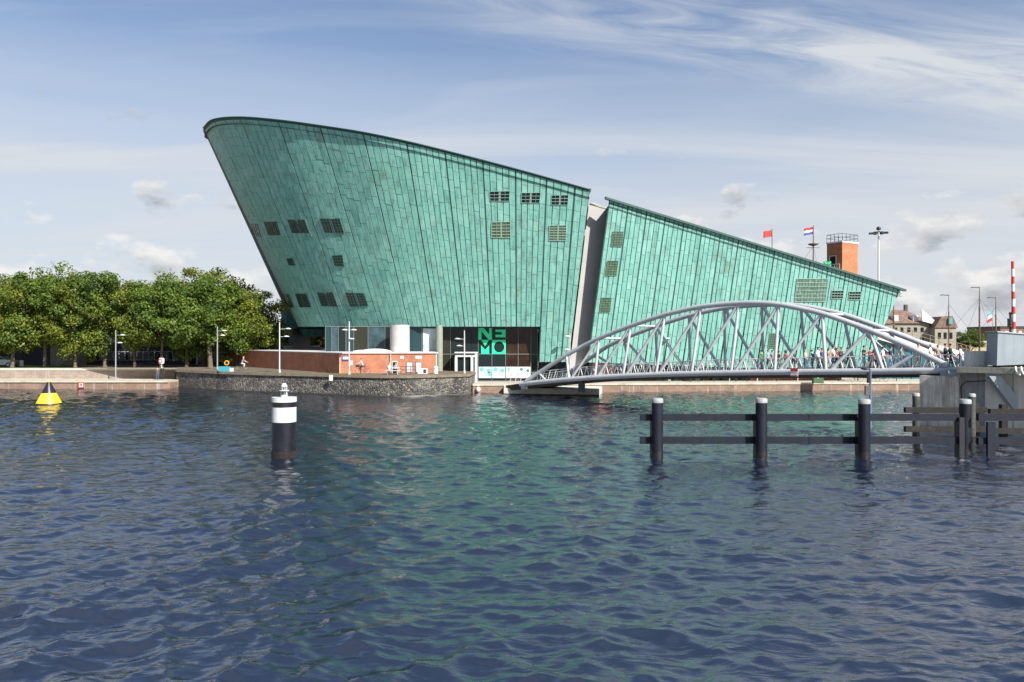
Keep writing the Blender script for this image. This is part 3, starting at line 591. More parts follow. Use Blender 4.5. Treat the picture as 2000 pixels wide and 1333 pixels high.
# base under stern : brick and dark shop glass
bs = MB(); a, b = R_BL+Vector((.8, 1.5, 0)), R_BR+Vector((-1.5, 1.5, 0))
dv = (b-a); dv.z = 0
def along(t, z, off=0): return Vector((a.x+dv.x*t, a.y+dv.y*t-off, z))
def seg(mb, t0, t1, z0, z1, off=0): mb.add([along(t0, z0, off), along(t1, z0, off), along(t1, z1, off), along(t0, z1, off)], [(0, 1, 2, 3)])
seg(bs, 0, .085, 1, 3.5); seg(bs, .62, 1, 1, 3.5); bs.build('brick_base', brick_lit, museum)
for k in range(14):
    g_ = MB(); seg(g_, .085+.535*k/14+.004, .085+.535*(k+1)/14-.004, 1, 3.5, -.1); g_.build('shop_pane', m_pane[(0, 2, 1, 4)[k % 4]], museum)
ll = MB(); ll.b2(XZ(1052, 99), XZ(1150, 100), 99.6, 100, 1, 4.0); ll.build('entrance_wall', m_glass_d, museum)
# entrance ramp and glazed end right of the stern
rp = thing('roof_ramp', 'long pale stair ramp sloping down from the low end of the copper hull', 'ramp')
pm = MB(); r0, r1 = P(1715, 641, 106), P(1925, 700, 104); th = Vector((0, 0, -1.5))
for dy in (0,): pm.add([r0, r1, r1+th, r0+th, r0+Vector((0, 9, 0)), r1+Vector((0, 9, 0)), r1+th+Vector((0, 9, 0)), r0+th+Vector((0, 9, 0))], [(0, 3, 2, 1), (0, 1, 5, 4), (3, 7, 6, 2), (1, 2, 6, 5)])
pm.build('parapet', mat('ramp_white', (.68, .65, .56), .7, var=.08, streak=.2, dirt=(.45, .42, .33)), rp)
pm = MB(); pm.add([r0+th+Vector((0, .4, 0)), r1+th+Vector((0, .4, 0)), Vector((r1.x, r1.y+.4, 1)), Vector((r0.x, r0.y+.4, 1))], [(0, 3, 2, 1)]); pm.build('glazing', mat('ramp_glass', (.03, .15, .18), .15, var=.5, vscale=.5), rp)
pm = MB()
for k in range(13): q = r0+(r1-r0)*(k/12)+Vector((0, .3, 0)); pm.cyl(Vector((q.x, q.y, 1)), q+Vector((0, 0, 1)), .05, n=5)
for h in (.5, 1.0): pm.cyl(r0+Vector((0, .3, h)), r1+Vector((0, .3, h)), .035, n=5)
pm.build('handrail', mat('rail_brown', (.2, .17, .12), .6), rp)
# brick tower on the roof
tw = thing('brick_tower', 'orange brick tower with railing rising above the copper roof', 'tower')
ty = 108.0; pa, pb, pcn = XZ(1615, ty+2.1), XZ(1645, ty), XZ(1675.5, ty+2.1); zt_ = H+(YH-474)*ty/F
A_, B_, C_ = Vector((pa, ty+2.1, 0)), Vector((pb, ty, 0)), Vector((pcn, ty+2.1, 0)); D_ = A_+C_-B_
pm = MB(); base4 = [A_, B_, C_, D_]; pm.add([v+up*11 for v in base4]+[v+up*zt_ for v in base4], [(0, 1, 5, 4), (1, 2, 6, 5), (2, 3, 7, 6), (3, 0, 4, 7), (4, 5, 6, 7)]); pm.build('wall', brick_tower, tw)
pm = MB(); cen = (A_+C_)/2
ex4 = [cen+(v-cen)*1.06 for v in base4]; pm.add([v+up*(zt_+.02) for v in ex4]+[v+up*(zt_+.22) for v in ex4], [(0, 1, 5, 4), (1, 2, 6, 5), (2, 3, 7, 6), (3, 0, 4, 7), (4, 5, 6, 7)]); pm.build('roof_edge', m_white, tw)
pm = MB()
for i in range(4):
    s0, s1 = cen+(base4[i]-cen)*1.0, cen+(base4[(i+1) % 4]-cen)*1.0
    for h in (.75, 1.25): pm.cyl(s0+up*(zt_+h), s1+up*(zt_+h), .03, n=5)
    for k in range(4): q = s0+(s1-s0)*k/4; pm.cyl(q+up*(zt_+.2), q+up*(zt_+1.25), .03, n=5)
pm.build('railing', m_dark, tw)
pm = MB(); dl = (A_-B_).normalized(); nl = Vector((-.7, -.7, 0)); dz = H+(YH-531)*ty/F
dc = B_+dl*1.45
pm.add([dc-dl*.45+nl*.04+up*dz, dc+dl*.45+nl*.04+up*dz, dc+dl*.45+nl*.04+up*(dz+2.2), dc-dl*.45+nl*.04+up*(dz+2.2)], [(0, 3, 2, 1)]); dr = pm.build('door', m_glass_d, tw)
pm = MB()
for s in (-.5, .5): pm.cyl(dc+dl*s+nl*.06+up*dz, dc+dl*s+nl*.06+up*(dz+2.25), .05, n=4)
pm.cyl(dc-dl*.5+nl*.06+up*(dz+2.25), dc+dl*.5+nl*.06+up*(dz+2.25), .05, n=4); pm.build('door_frame', m_white, dr)
pm = MB()
for h in (0.1, .55, 1.0): pm.cyl(B_+nl*.9+up*(dz+h), A_+nl*.9+up*(dz+h), .035, n=5)
for k in range(4): q = B_+(A_-B_)*k/3+nl*.9; pm.cyl(q+up*(dz-.3), q+up*(dz+1), .035, n=5)
pm.add([B_+up*(dz-.05), A_+up*(dz-.05), A_+nl*.95+up*(dz-.05), B_+nl*.95+up*(dz-.05)], [(0, 1, 2, 3)]); pm.build('balcony', m_gpost, tw)
t = thing('roof_sign', 'small green lettered sign board on the roof by the brick tower', 'sign'); pm = MB(); q = P(1616, 518, 107.5); pm.box(q, (1.0, .12, 1.0)); pm.build('board', mat('board_green', (.01, .17, .06), .5), t)
pm = MB()
for sx_, sz_ in ((-1, 1), (1, 1), (-1, -1), (1, -1)):
    c = q+Vector((sx_*.24, -.08, sz_*.24)); pm.box(c, (.36, .03, .12)); pm.box(c+Vector((.13*sx_, 0, .1)), (.1, .03, .25))
pm.build('lettering', m_sign_green, t)
for k in range(2): pm = MB(); c = q+Vector(((-.4, .4)[k], .1, -1.0)); pm.cyl(c, c+Vector((0, 0, 1.2)), .04, n=5); pm.build('leg', m_gpost, t)
pm = MB(); q = W(1716, 700, 1.0); d_l = 150.0; q = P(1716, 560, d_l); tp = P(1716, 449, d_l)
t = thing('floodlight_mast', 'tall grey light mast with a ring of lamps beyond the copper roof', 'light mast', loc=(q.x, q.y, 1)); h_ = tp.z-1
pm.cyl((0, 0, 0), (0, 0, h_), .22, .14, n=10); pm.build('pole', m_gpost, t); pm = MB(); pm.torus((0, 0, h_-.6), 1.2, .07, 'Z', 20, 5)
for k in range(4): a = k*math.pi/2; pm.cyl((0, 0, h_-.3), (1.2*math.cos(a), 1.2*math.sin(a), h_-.6), .05, n=5)
pm.lathe([(.1, 0), (.4, .1), (.4, .5), (.1, .7)], (0, 0, h_-.1), 10); pm.build('head_frame', m_dark, t)
for k in range(8): a = k*math.pi/4; pm = MB(); pm.box((1.35*math.cos(a), 1.35*math.sin(a), h_-.65), (.75, .5, .22), a); pm.build('lamp', m_dark, t)
# ---------------------------------------------------------------- brick pavilion on the bastion
pv = thing('brick_pavilion', 'low red brick pavilion with white roof edge on the basalt bastion', 'pavilion')
c0 = Vector((XZ(450, 119), 119, 0)); c1 = Vector((XZ(663, 91.6), 91.6, 0)); c2 = Vector((XZ(853, 93.0), 93.0, 0)); c3 = c2+Vector((-1, 5.5, 0)); c4 = c0+Vector((6, 6, 0)); pz = 4.62
foot = [c0, c1, c2, c3, c4]
pm = MB(); pm.add([c1+up*2.3, c2+up*2.3, c2+up*pz, c1+up*pz], [(0, 1, 2, 3)]); pm.add([c2+up*2.3, c3+up*2.3, c3+up*pz, c2+up*pz], [(0, 1, 2, 3)]); pm.build('front_wall', brick_lit, pv)
pm = MB(); pm.add([c0+up*2.3, c1+up*2.3, c1+up*pz, c0+up*pz], [(0, 1, 2, 3)]); pm.build('side_wall', brick_lit2, pv)
cen = sum(foot, Vector())/5; e5 = [cen+(v-cen)*1.012 for v in foot]
pm = MB(); pm.add([v+up*(pz+.0) for v in e5]+[v+up*(pz+.11) for v in e5], [(0, 1, 6, 5), (1, 2, 7, 6), (2, 3, 8, 7), (3, 4, 9, 8), (4, 0, 5, 9), (5, 6, 7, 8, 9)]); pm.build('roof_edge', m_white, pv)
fd = (c2-c1).normalized(); fn = Vector((fd.y, -fd.x, 0))
def onfront(x, z, off=.0):
    t = (x-663)/(853-663); return c1+(c2-c1)*t+up*z+fn*off
def fpanel(name, x0, x1, z0, z1, m, off=.04, par=None, th=.06):
    mb = MB(); f = [onfront(x0, z0, off), onfront(x1, z0, off), onfront(x1, z1, off), onfront(x0, z1, off)]; g = [p-fn*th for p in f]
    mb.add(f+g, [(0, 1, 2, 3), (0, 4, 5, 1), (1, 5, 6, 2), (2, 6, 7, 3), (3, 7, 4, 0)]); return mb.build(name, m, par or pv)
m_pw = mat('pale_window', (.42, .47, .52), .2, var=.1)
d_ = fpanel('door', 766, 774.5, 2.3, 3.62, m_glass_d); fpanel('door_frame', 765, 766, 2.3, 3.7, m_white, .06, d_); fpanel('door_frame', 774.5, 775.5, 2.3, 3.7, m_white, .06, d_); fpanel('door_frame', 765, 775.5, 3.62, 3.72, m_white, .062, d_)
for x0, x1 in ((793, 805.5), (811, 823.5)): w_ = fpanel('window', x0, x1, 2.4, 3.62, m_dark, .03); fpanel('pane', x0+.7, x1-.7, 2.45, 3.56, m_pw, .045, w_)
for x0, x1 in ((781, 788), (811, 823.5)): w_ = fpanel('vent', x0, x1, 3.95, 4.32, m_gpost, .03); fpanel('vent_slat', x0+.5, x1-.5, 4.0, 4.15, m_white, .05, w_)
fpanel('corner_trim', 663, 664.6, 2.3, pz, mat('trim_pale', (.55, .47, .38), .7), .03); fpanel('drain_pipe', 759.5, 761.2, 2.3, pz, mat('trim_dark', (.05, .03, .03), .7), .05); fpanel('drain_pipe', 761.4, 762.6, 2.3, pz, m_white, .05)
fpanel('corner_trim', 851.6, 853, 2.3, pz, m_white, .03)
w_ = fpanel('name_board', 668.5, 681, 3.78, 4.38, mat('board_navy', (.04, .04, .2), .5), .08); fpanel('lettering', 669.5, 680, 3.95, 4.25, m_white, .095, w_)
fpanel('grille', 684, 689, 3.25, 3.8, m_gpost, .05)
sh = MB(); sh.ball((XZ(733, 95), 95, pz+.1), (2.0, 1.5, .42), 16, 8); sh.ball((XZ(712, 95.5), 95.5, pz+.1), (1.6, 1.3, .28), 16, 8); sh.build('roof_dome', m_white, pv)
# ---------------------------------------------------------------- bridge
BL_, BR_ = (1024, 87.0), (1868, 57.0)
n0 = Vector((XZ(*BL_), BL_[1], 0)); n1 = Vector((XZ(*BR_), BR_[1], 0)); bdir = (n1-n0).normalized(); blen = (n1-n0).length; perp = Vector((-bdir.y, bdir.x, 0)); perp = perp if perp.y > 0 else -perp
def bhit(x, off):                                         # where the sight line of photo column x meets the upright plane at that offset across the bridge
    r = Vector(((x-CX)/F, 1, 0)); o_ = n0+perp*off; d = o_.dot(perp)/r.dot(perp); p = r*d; return p, (p-o_).dot(bdir)
def bpt(x, y, off): p, s = bhit(x, off); return Vector((p.x, p.y, H-(y-YH)*p.y/F)), s
chord_px = [(1024, 750.4), (1068, 745.2), (1112, 741.4), (1200, 736), (1320, 731), (1410, 728.7), (1500, 727.4), (1570, 727), (1660, 726.3), (1786, 725.4), (1868, 724)]
cs = []
for x, y in chord_px: p, s = bpt(x, y, 0); cs.append((s, p.z))
cs_s = np.array([c[0] for c in cs]); cs_z = np.array([c[1] for c in cs]); cfit = np.polyfit(cs_s, cs_z, 3)
def deckz(s): return float(np.polyval(cfit, s))
def bp(s, off, dz=0.0): return n0+bdir*s+perp*off+up*(deckz(s)+dz)
BW, TOPI = 5.9, .85
bridge = thing('truss_footbridge', 'pale grey tubular arch truss footbridge crossing the water', 'footbridge')
top_px = [(1030, 742.5), (1050.4, 729.5), (1110, 692), (1140, 675), (1170, 661), (1232, 636.5), (1298.5, 614.5), (1369, 598.5), (1443, 592), (1482, 591.6), (1521, 594), (1606, 611.5), (1698, 645), (1768, 675), (1800, 689.7), (1852, 716)]
tp = []
for i, (x, y) in enumerate(top_px):
    e = TOPI*min(1, max(0, (min(i, len(top_px)-1-i))/3.0)); p, s = bpt(x, y, e); tp.append((s, e, p.z-deckz(s)))
ts = np.array([q[0] for q in tp]); te = np.array([q[1] for q in tp]); th_ = np.array([q[2] for q in tp])
def topc(s, side): 
    e = float(np.interp(s, ts, te)); h = float(np.interp(s, ts, th_)); return bp(s, e if side == 0 else BW-e, h)
sm_s = np.linspace(ts[0], ts[-1], 61)
# smooth the heights a little
hh = np.interp(sm_s, ts, th_); ee = np.interp(sm_s, ts, te)
for _ in range(3): hh[1:-1] = (hh[:-2]+2*hh[1:-1]+hh[2:])/4
for side in (0, 1):
    pm = MB(); pm.path([bp(s, e if side == 0 else BW-e, h) for s, e, h in zip(sm_s, ee, hh)], .225, 12); pm.build('top_chord', m_steelw, bridge)
    pm = MB(); pm.path([bp(s, 0 if side == 0 else BW) for s in np.linspace(-.6, blen+.5, 40)], .25, 12); pm.build('bottom_chord', m_steelw, bridge)
tn = [1110, 1170, 1232, 1298.5, 1369, 1443, 1521, 1606, 1698, 1800]; bn = [1111, 1162, 1217, 1281.5, 1351, 1428, 1513, 1613, 1725]
s_t = [bhit(x, TOPI)[1] for x in tn]; s_b = [bhit(x, 0)[1] for x in bn]
def topi(s, side): e = float(np.interp(s, sm_s, ee)); return bp(s, e if side == 0 else BW-e, float(np.interp(s, sm_s, hh)))
for side in (0, 1):
    for k in range(len(s_b)):
        ft = bp(s_b[k], 0 if side == 0 else BW, .1)
        pm = MB(); pm.cyl(topi(s_t[k], side), ft, .13, n=10); pm.build('strut', m_steelw, bridge)
        pm = MB()
        if side == 0: pm.cyl(topi(s_t[k+1], side), bp(s_b[k]+.35, 0, .1), .135, n=10)
        else: pm.cyl(topi(s_t[k], side), bp((s_b[k+1] if k+1 < len(s_b) else s_b[k]+5)-.35, BW, .1), .135, n=10)
        pm.build('diagonal', m_steelw, bridge)
    pm = MB(); pm.cyl(topi(bhit(1052, .3)[1], side), bp(bhit(1068, 0)[1], 0 if side == 0 else BW), .12, n=8); pm.build('diagonal', m_steelw, bridge)
for k in (1, 2, 7, 8):
    pm = MB(); pm.cyl(topi(s_t[k], 0), topi(s_t[k], 1), .11, n=8); pm.build('cross_bar', m_steelw, bridge)
dk = MB(); ss = np.linspace(-3.2, blen+2.5, 30); vs = []
for s in ss: vs += [bp(s, .28, .12), bp(s, BW-.28, .12), bp(s, BW-.6, -.5), bp(s, .6, -.5)]
dk.add(vs, [(4*i+j, 4*i+(j+1) % 4, 4*i+4+(j+1) % 4, 4*i+4+j) for i in range(len(ss)-1) for j in range(4)]+[(0, 1, 2, 3)]); dko = dk.build('deck', mat('deck_dark', (.06, .055, .05), .8, var=.3), bridge)
for side, off in ((0, .45), (1, BW-.45)):
    rl = MB(); rl.path([bp(s, off, 1.15) for s in np.linspace(-3, blen-.3, 40)], .035, 6)
    for h in (.35, .6, .85): rl.path([bp(s, off+.03, h+.05) for s in np.linspace(-3, blen-.3, 40)], .011, 4)
    ro = rl.build('railing', m_white, bridge); nb = 54; br_ = .045 if side == 0 else .028; bal = None
    for k in range(nb):
        s = -2.8+(blen+2.2)*k/nb; single = s < 6.5
        mbb = MB(); bs_ = Vector((0, 0, 0)); tpv = bp(s+.38, off, 1.15)
        mbb.cyl(bp(s, off, .1), tpv, br_, n=5)
        if not single: mbb.cyl(bp(s+.70, off, .1), tpv, br_, n=5)
        mbb.build('baluster', m_white, ro)
# sign on the chord, landing block, bearings
t = thing('bridge_notice', 'small red and white notice hung on the lower bridge tube', 'sign'); p = bp(bhit(1551.5, -.3)[1], -.3); rz = math.atan2(bdir.y, bdir.x)
pm = MB(); pm.box(p+up*-.02, (.62, .05, .62), rz); pm.build('board', m_white, t); pm = MB(); pm.box(p+up*.2-perp*.03, (.63, .05, .24), rz); pm.build('red_band', m_red, t); pm = MB(); pm.box(p-up*.27-perp*.03, (.5, .04, .05), rz); pm.build('lettering', m_red, t)
ab = thing('bridge_landing', 'low stained concrete block carrying the left end of the footbridge', 'abutment'); pm = MB()
ab0, ab1 = XZ(984, 89.2), XZ(1170, 87.2); pm.add([(ab0, 89.4, -1), (ab1, 87.3, -1), (ab1+1, 93, -1), (ab0, 95, -1), (ab0, 89.4, .80), (ab1, 87.3, .80), (ab1+1, 93, .80), (ab0, 95, .80)], [(0, 1, 5, 4), (1, 2, 6, 5), (2, 3, 7, 6), (3, 0, 4, 7), (4, 5, 6, 7)]); pm.build('block', m_concl, ab)
pm = MB(); pm.add([(ab0-.02, 89.36, -.3), (ab1+.03, 87.25, -.3), (ab1+.03, 87.25, .18), (ab0-.02, 89.36, .18)], [(0, 1, 2, 3)]); pm.build('algae_band', mat('algae', (.06, .055, .02), .8, var=.4, vscale=2), ab)
for x in (1024, 1136):
    q, s = bhit(x, .2); pm = MB(); z_ = deckz(s); pm.box((q.x, q.y, (.8+z_-.2)/2), (.5, .5, max(.1, z_-.2-.8)), rz); pm.build('bearing', m_dark if x > 1100 else m_steelw, ab)
# ---------------------------------------------------------------- right pier and machinery
pr = thing('concrete_pier', 'stained concrete pier carrying the right end of the footbridge', 'pier')
def sbox(mb, s0, s1, o0, o1, z0, z1):                    # box laid out along and across the bridge
    vs = [n0+bdir*a+perp*b+up*c for c in (z0, z1) for a, b in ((s0, o0), (s1, o0), (s1, o1), (s0, o1))]
    return mb.add(vs, [(3, 2, 1, 0), (4, 5, 6, 7), (0, 1, 5, 4), (1, 2, 6, 5), (2, 3, 7, 6), (3, 0, 4, 7)])
sA = bhit(1796, -.7)[1]; sB = bhit(1872, -.7)[1]; sC = bhit(1926, -.2)[1]
pm = MB(); sbox(pm, sA, sB, -.7, 6.8, -1.5, 3.60); pm.build('pier_head', m_conc, pr)
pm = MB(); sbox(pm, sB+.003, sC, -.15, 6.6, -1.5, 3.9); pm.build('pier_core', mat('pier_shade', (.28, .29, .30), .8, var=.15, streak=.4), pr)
for k in range(5): pm = MB(); sbox(pm, sC+.01+k*1.7, sC+k*1.7+1.67, -.5, 6.6, -1.5, 3.9); pm.build('wall_panel', m_concl, pr)
pm = MB(); sbox(pm, bhit(1869, -1.5)[1], sC+12, -1.6, 7, 3.92, 4.32); pm.build('platform', mat('platform_conc', (.30, .30, .25), .9, var=.3, vscale=1.2, streak=.7, dirt=(.1, .11, .05)), pr)
pm = MB(); dbr = bhit(1960, -1.2)[0].y; pm.add([P(1932, 735, dbr), P(1955, 735, dbr), P(2016, 812, dbr), P(1990, 812, dbr)], [(0, 3, 2, 1)]); q = [v for v in pm.v]; pm.add([Vector(v)+Vector((0, .5, 0)) for v in q], [(0, 1, 2, 3)]); pm.add(q+[Vector(v)+Vector((0, .5, 0)) for v in q], [(0, 1, 5, 4), (3, 7, 6, 2), (0, 4, 7, 3)]); pm.build('brace', m_hous, pr)
pm = MB(); dcp = bhit(1890, -.75)[0].y-.1; pm.path([P(1878, 800, dcp+.6), P(1877, 755, dcp+.6), P(1886, 746, dcp), P(1925, 744, dcp-1.2)], .05, 6); pm.build('cable_pipe', m_dark, pr)
pm = MB(); q = bp(blen, 0); pm.box((q.x-.3, q.y, (3.6+q.z)/2), (1.3, 1.0, max(.2, q.z-3.6)), rz); pm.cyl((q.x-.9, q.y-.4, 3.85), (q.x+.5, q.y-.4, 3.85), .25, n=10); pm.build('bearing', m_hous, pr)
mh = thing('machinery_housing', 'large blue grey steel counterweight housing at the end of the bridge', 'housing'); dm = bhit(1949, -1.4)[0].y
z0_, z1_ = H-(716-YH)*dm/F, H-(650-YH)*dm/F
def prism(mb, poly, y0, y1):
    k = len(poly); f = [Vector((x, y0, z)) for x, z in poly]; g = [Vector((x, y1, z)) for x, z in poly]; mb.add(f+g, [tuple(range(k)), tuple(range(2*k-1, k-1, -1))]+[(i, i+k, (i+1) % k+k, (i+1) % k) for i in range(k)]); return mb
xa = XZ(1949, dm)
pm = MB(); prism(pm, [(xa, z1_), (xa-.07, z0_+.05), (xa+9, z0_+.45), (xa+9, z1_-.75)], dm, dm+1.25); pm.build('body', m_hous, mh)
pm = MB(); prism(pm, [(xa-.08, z1_+.02), (xa+9, z1_-.68), (xa+9, z1_-.60), (xa-.08, z1_+.10)], dm-.08, dm+1.32); pm.build('lid', mat('lid_steel', (.33, .37, .39), .5, var=.1), mh)
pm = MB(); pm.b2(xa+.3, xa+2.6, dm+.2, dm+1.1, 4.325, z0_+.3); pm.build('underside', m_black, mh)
t = thing('control_cabinet', 'pale grey ribbed steel cabinet on the concrete platform', 'cabinet'); pm = MB(); y_ = bhit(1912, -.6)[0].y; pm.b2(XZ(1894, y_), XZ(1929, y_), y_, y_+.7, 4.33, H-(686-YH)*y_/F); pm.build('body', m_gpost, t)
for k in range(5): pm = MB(); x = XZ(1897+k*7.2, y_); pm.b2(x, x+.08, y_-.05, y_, 4.4, H-(689-YH)*y_/F); pm.build('rib', m_gpost, t)
t = thing('barrier_boom', 'raised red and white striped barrier boom above the housing', 'barrier'); y_ = dm+.6; zb, ztp = H-(658-YH)*y_/F, H-(511-YH)*y_/F
for k in range(10):
    pm = MB(); za, zc = zb+(ztp-zb)*k/10, zb+(ztp-zb)*(k+1)/10; wd = .135-.045*k/10; pm.lathe([(wd, 0), (wd-.004, zc-za)], (XZ(1980-k*.25, y_), y_, za), 10); pm.build('stripe', m_white if k % 2 == 0 else m_red, t)
t = thing('traffic_signal', 'black traffic signal beside the striped barrier boom', 'traffic signal'); pm = MB(); ysg = dm+.7; x = XZ(1973, ysg); pm.cyl((x, ysg, 6.3), (x, ysg, 8.0), .06, n=8); pm.build('pole', m_black, t)
pm = MB(); pm.box((x-.05, ysg-.05, 7.35), (.24, .2, .62)); pm.build('signal_head', m_black, t); pm = MB()
for k in range(3): pm.cyl((x-.05, ysg-.15, 7.15+.2*k), (x-.05, ysg-.22, 7.15+.2*k), .075, n=10)
pm.build('lens', m_dark, t); pm = MB(); pm.ball((x, ysg, 8.0), .1); pm.build('cap', m_black, t)
for k in range(2):
    t = thing('mooring_hook', 'white curved steel hook under the edge of the concrete platform', 'hook', 'hooks under the platform edge'); yh_ = bhit(1985+k*11, -1.7)[0].y; x = XZ(1985+k*11, yh_); pm = MB(); pm.path([(x, yh_+.1, 4.4), (x-.08, yh_-.05, 4.2), (x+.02, yh_-.08, 3.95), (x+.2, yh_-.05, 3.85)], .07, 6); pm.build('hook', m_white, t)
# ---------------------------------------------------------------- fenders
fnd = thing('steel_fender', 'dark blue steel fender wall with four round piles in the water', 'fender')
def pile(par, x, ybase, ytop, r, m, capm, capz=.24):
    d = F*H/(ybase-YH); zt2 = H-(ytop-YH)*d/F; px_ = XZ(x, d)
    mb = MB(); mb.cyl((px_, d, -1.5), (px_, d, zt2-capz), r, n=20); p_ = mb.build('pile', m, par)
    mb = MB(); mb.lathe([(r+.012, 0), (r+.012, capz-.05), (r-.04, capz)], (px_, d, zt2-capz), 20); mb.build('cap', capm, p_)
    mb = MB(); mb.cyl((px_, d, -.4), (px_, d, .30), r+.008, n=20); mb.build('waterline_band', mat('rust_wet', (.010, .008, .008), .5, var=.5), p_); return d
m_capw = mat('cap_white', (.28, .29, .30), .7, var=.2, dirt=(.2, .16, .13))
for x, yb, yt in ((1284, 892, 778), (1487, 893, 778), (1688, 894, 780), (1885, 887, 780)): pile(fnd, x, yb, yt, .30, m_slate, m_capw)
df = F*H/(893-YH)+.55
for y0, y1 in ((809, 822), (853.5, 867)):
    for k, (xa_, xb_) in enumerate(((1250, 1478), (1479, 1578), (1579, 1681), (1682, 1872))):
        pm = MB(); pm.b2(XZ(xa_, df), XZ(xb_, df), df-.12, df+.12, H-(y1-YH)*df/F, H-(y0-YH)*df/F); pm.build('wale', m_slate, fnd)
for x in (1274.5, 1477, 1676.5, 1872): pm = MB(); pm.b2(XZ(x-4, df), XZ(x+6, df), df-.3, df+.2, -1, H-(815-YH)*df/F); pm.build('back_post', m_black, fnd)
f2 = thing('steel_fender', 'short dark blue steel fender frame beside the stained pier', 'fender')
for y0, y1 in ((809, 822), (855, 868)): pm = MB(); pm.b2(XZ(1909, df), XZ(2080, df), df-.12, df+.12, H-(y1-YH)*df/F, H-(y0-YH)*df/F); pm.build('wale', m_slate, f2)
pm = MB(); pm.b2(XZ(1923, df), XZ(1938, df), df-.3, df-.122, -1.5, H-(824-YH)*df/F); pm.build('post', m_slate, f2)
f3 = thing('timber_fender', 'weathered dark timber fender with white capped piles before the pier', 'fender')
for x, yb, yt in ((1789, 859, 768), (1898, 862, 769)): pile(f3, x, yb, yt, .21, mat('pile_brown', (.05, .055, .045), .8, var=.4, vscale=3), m_capw, .2)
d3 = 49.0
for (xa_, xb_, y0, y1) in ((1767, 1926, 796, 806.5), (1767, 1926, 833, 844), (1932, 2080, 799, 808), (1932, 2080, 837, 847)): pm = MB(); pm.b2(XZ(xa_, d3), XZ(xb_, d3), d3-.15, d3+.15, H-(y1-YH)*d3/F, H-(y0-YH)*d3/F); pm.build('beam', m_timber, f3)
for x in (1905, 1960): pm = MB(); pm.b2(XZ(x, d3), XZ(x+12, d3), d3+.16, d3+.5, -1.5, 2.2); pm.build('post', m_timber, f3)
t = thing('signal_post', 'slim blue post with black signal lamps standing in the water', 'signal post'); d_s = F*H/(836-YH); x = XZ(1700, d_s); zt2 = H-(722-YH)*d_s/F
pm = MB(); pm.cyl((x, d_s, -1.2), (x, d_s, zt2), .075, n=10); pm.build('pole', mat('post_blue', (.10, .15, .27), .5), t); pm = MB(); pm.b2(x-.2, x-.05, d_s-.15, d_s+.15, zt2-.95, zt2-.2); pm.build('lamp_box', m_black, t)
pm = MB(); pm.b2(x-.38, x-.08, d_s-.1, d_s+.1, zt2-1.8, zt2-1.15); pm.build('board', mat('board_brown', (.10, .08, .08), .7), t); pm = MB(); pm.lathe([(.03, 0), (.32, .06), (.3, .14), (.02, .2)], (x-.35, d_s, zt2-.05), 14); pm.build('lamp_hood', m_dark, t)
# ---------------------------------------------------------------- beacon and buoy
db = F*H/(891-YH); xb = XZ(555, db); t = thing('beacon_pile', 'black and white banded mooring beacon pile topped by a little white lantern', 'beacon')
zz = lambda y: H-(y-YH)*db/F
m_bk = mat('beacon_black', (.008, .009, .015), .35, var=.4, vscale=2.5, dirt=(.025, .024, .03)); m_bw = mat('beacon_white', (.50, .52, .54), .55, var=.06, dirt=(.62, .6, .57), vscale=2)
for a, b, m, r in ((900, 880, mat('beacon_rust', (.014, .010, .008), .9, var=.6, vscale=5, bump=.8), .66), (880, 824, m_bk, .635), (824, 795, m_bw, .637), (795, 785, m_bk, .635), (785, 776, m_bw, .655)):
    pm = MB(); pm.lathe([(r, 0), (r, zz(b)-zz(a)-.002)], (xb, db, zz(a)), 36); pm.build('band', m, t)
pm = MB(); 
for y, r in ((776, .2), (763.5, .2), (763.4, .27), (762, .27), (761.9, .16), (755, .16), (754.9, .2), (752.5, .17)): pass
pm.lathe([(.19, 0), (.17, zz(764)-zz(776)), (.26, zz(764)-zz(776)+.01), (.26, zz(762.5)-zz(776)), (.15, zz(762.4)-zz(776))], (xb, db, zz(776)), 14); ln = pm.build('lantern', m_bw, t)
pm = MB()
for k in range(6): a = k*math.pi/3; pm.cyl((xb+.13*math.cos(a), db+.13*math.sin(a), zz(762.4)), (xb+.13*math.cos(a), db+.13*math.sin(a), zz(756)), .018, n=5)
pm.lathe([(.17, 0), (.17, .06), (.1, .16), (.1, .2)], (xb, db, zz(756)), 14); pm.build('lantern_cage', m_bw, ln)
pm = MB()
for k in range(3): a = -1.9+k*.45; pm.box((xb+.19*math.cos(a), db+.19*math.sin(a), zz(768)), (.05, .06, .16), a+math.pi/2)
pm.build('slot', m_black, ln)
dy_ = F*H/(791-YH); xb = XZ(95.5, dy_); t = thing('cone_buoy', 'yellow and black cone buoy floating on the water', 'buoy')
def rr(f): return 1.10*(1-f)+.07*f
hb = 2.15
pm = MB(); pm.lathe([(1.06, -.3), (1.15, -.05), (1.17, .1), (1.1, .18)], (xb, dy_, 0), 28); pm.build('float_ring', m_black, t)
pm = MB(); pm.lathe([(rr(0), .181), (rr(.44), .18+.44*hb)], (xb, dy_, 0), 28); pm.build('lower_cone', m_yellow, t)
pm = MB(); pm.lathe([(rr(.44), .182+.44*hb), (rr(.93), .18+.93*hb)], (xb, dy_, 0), 28); pm.build('upper_cone', mat('buoy_black', (.02, .016, .03), .3, var=.3), t)
pm = MB(); pm.lathe([(.13, 0), (.13, .08), (.07, .1), (.07, .2)], (xb, dy_, .18+.93*hb), 12); pm.build('top_ring', m_yellow, t)
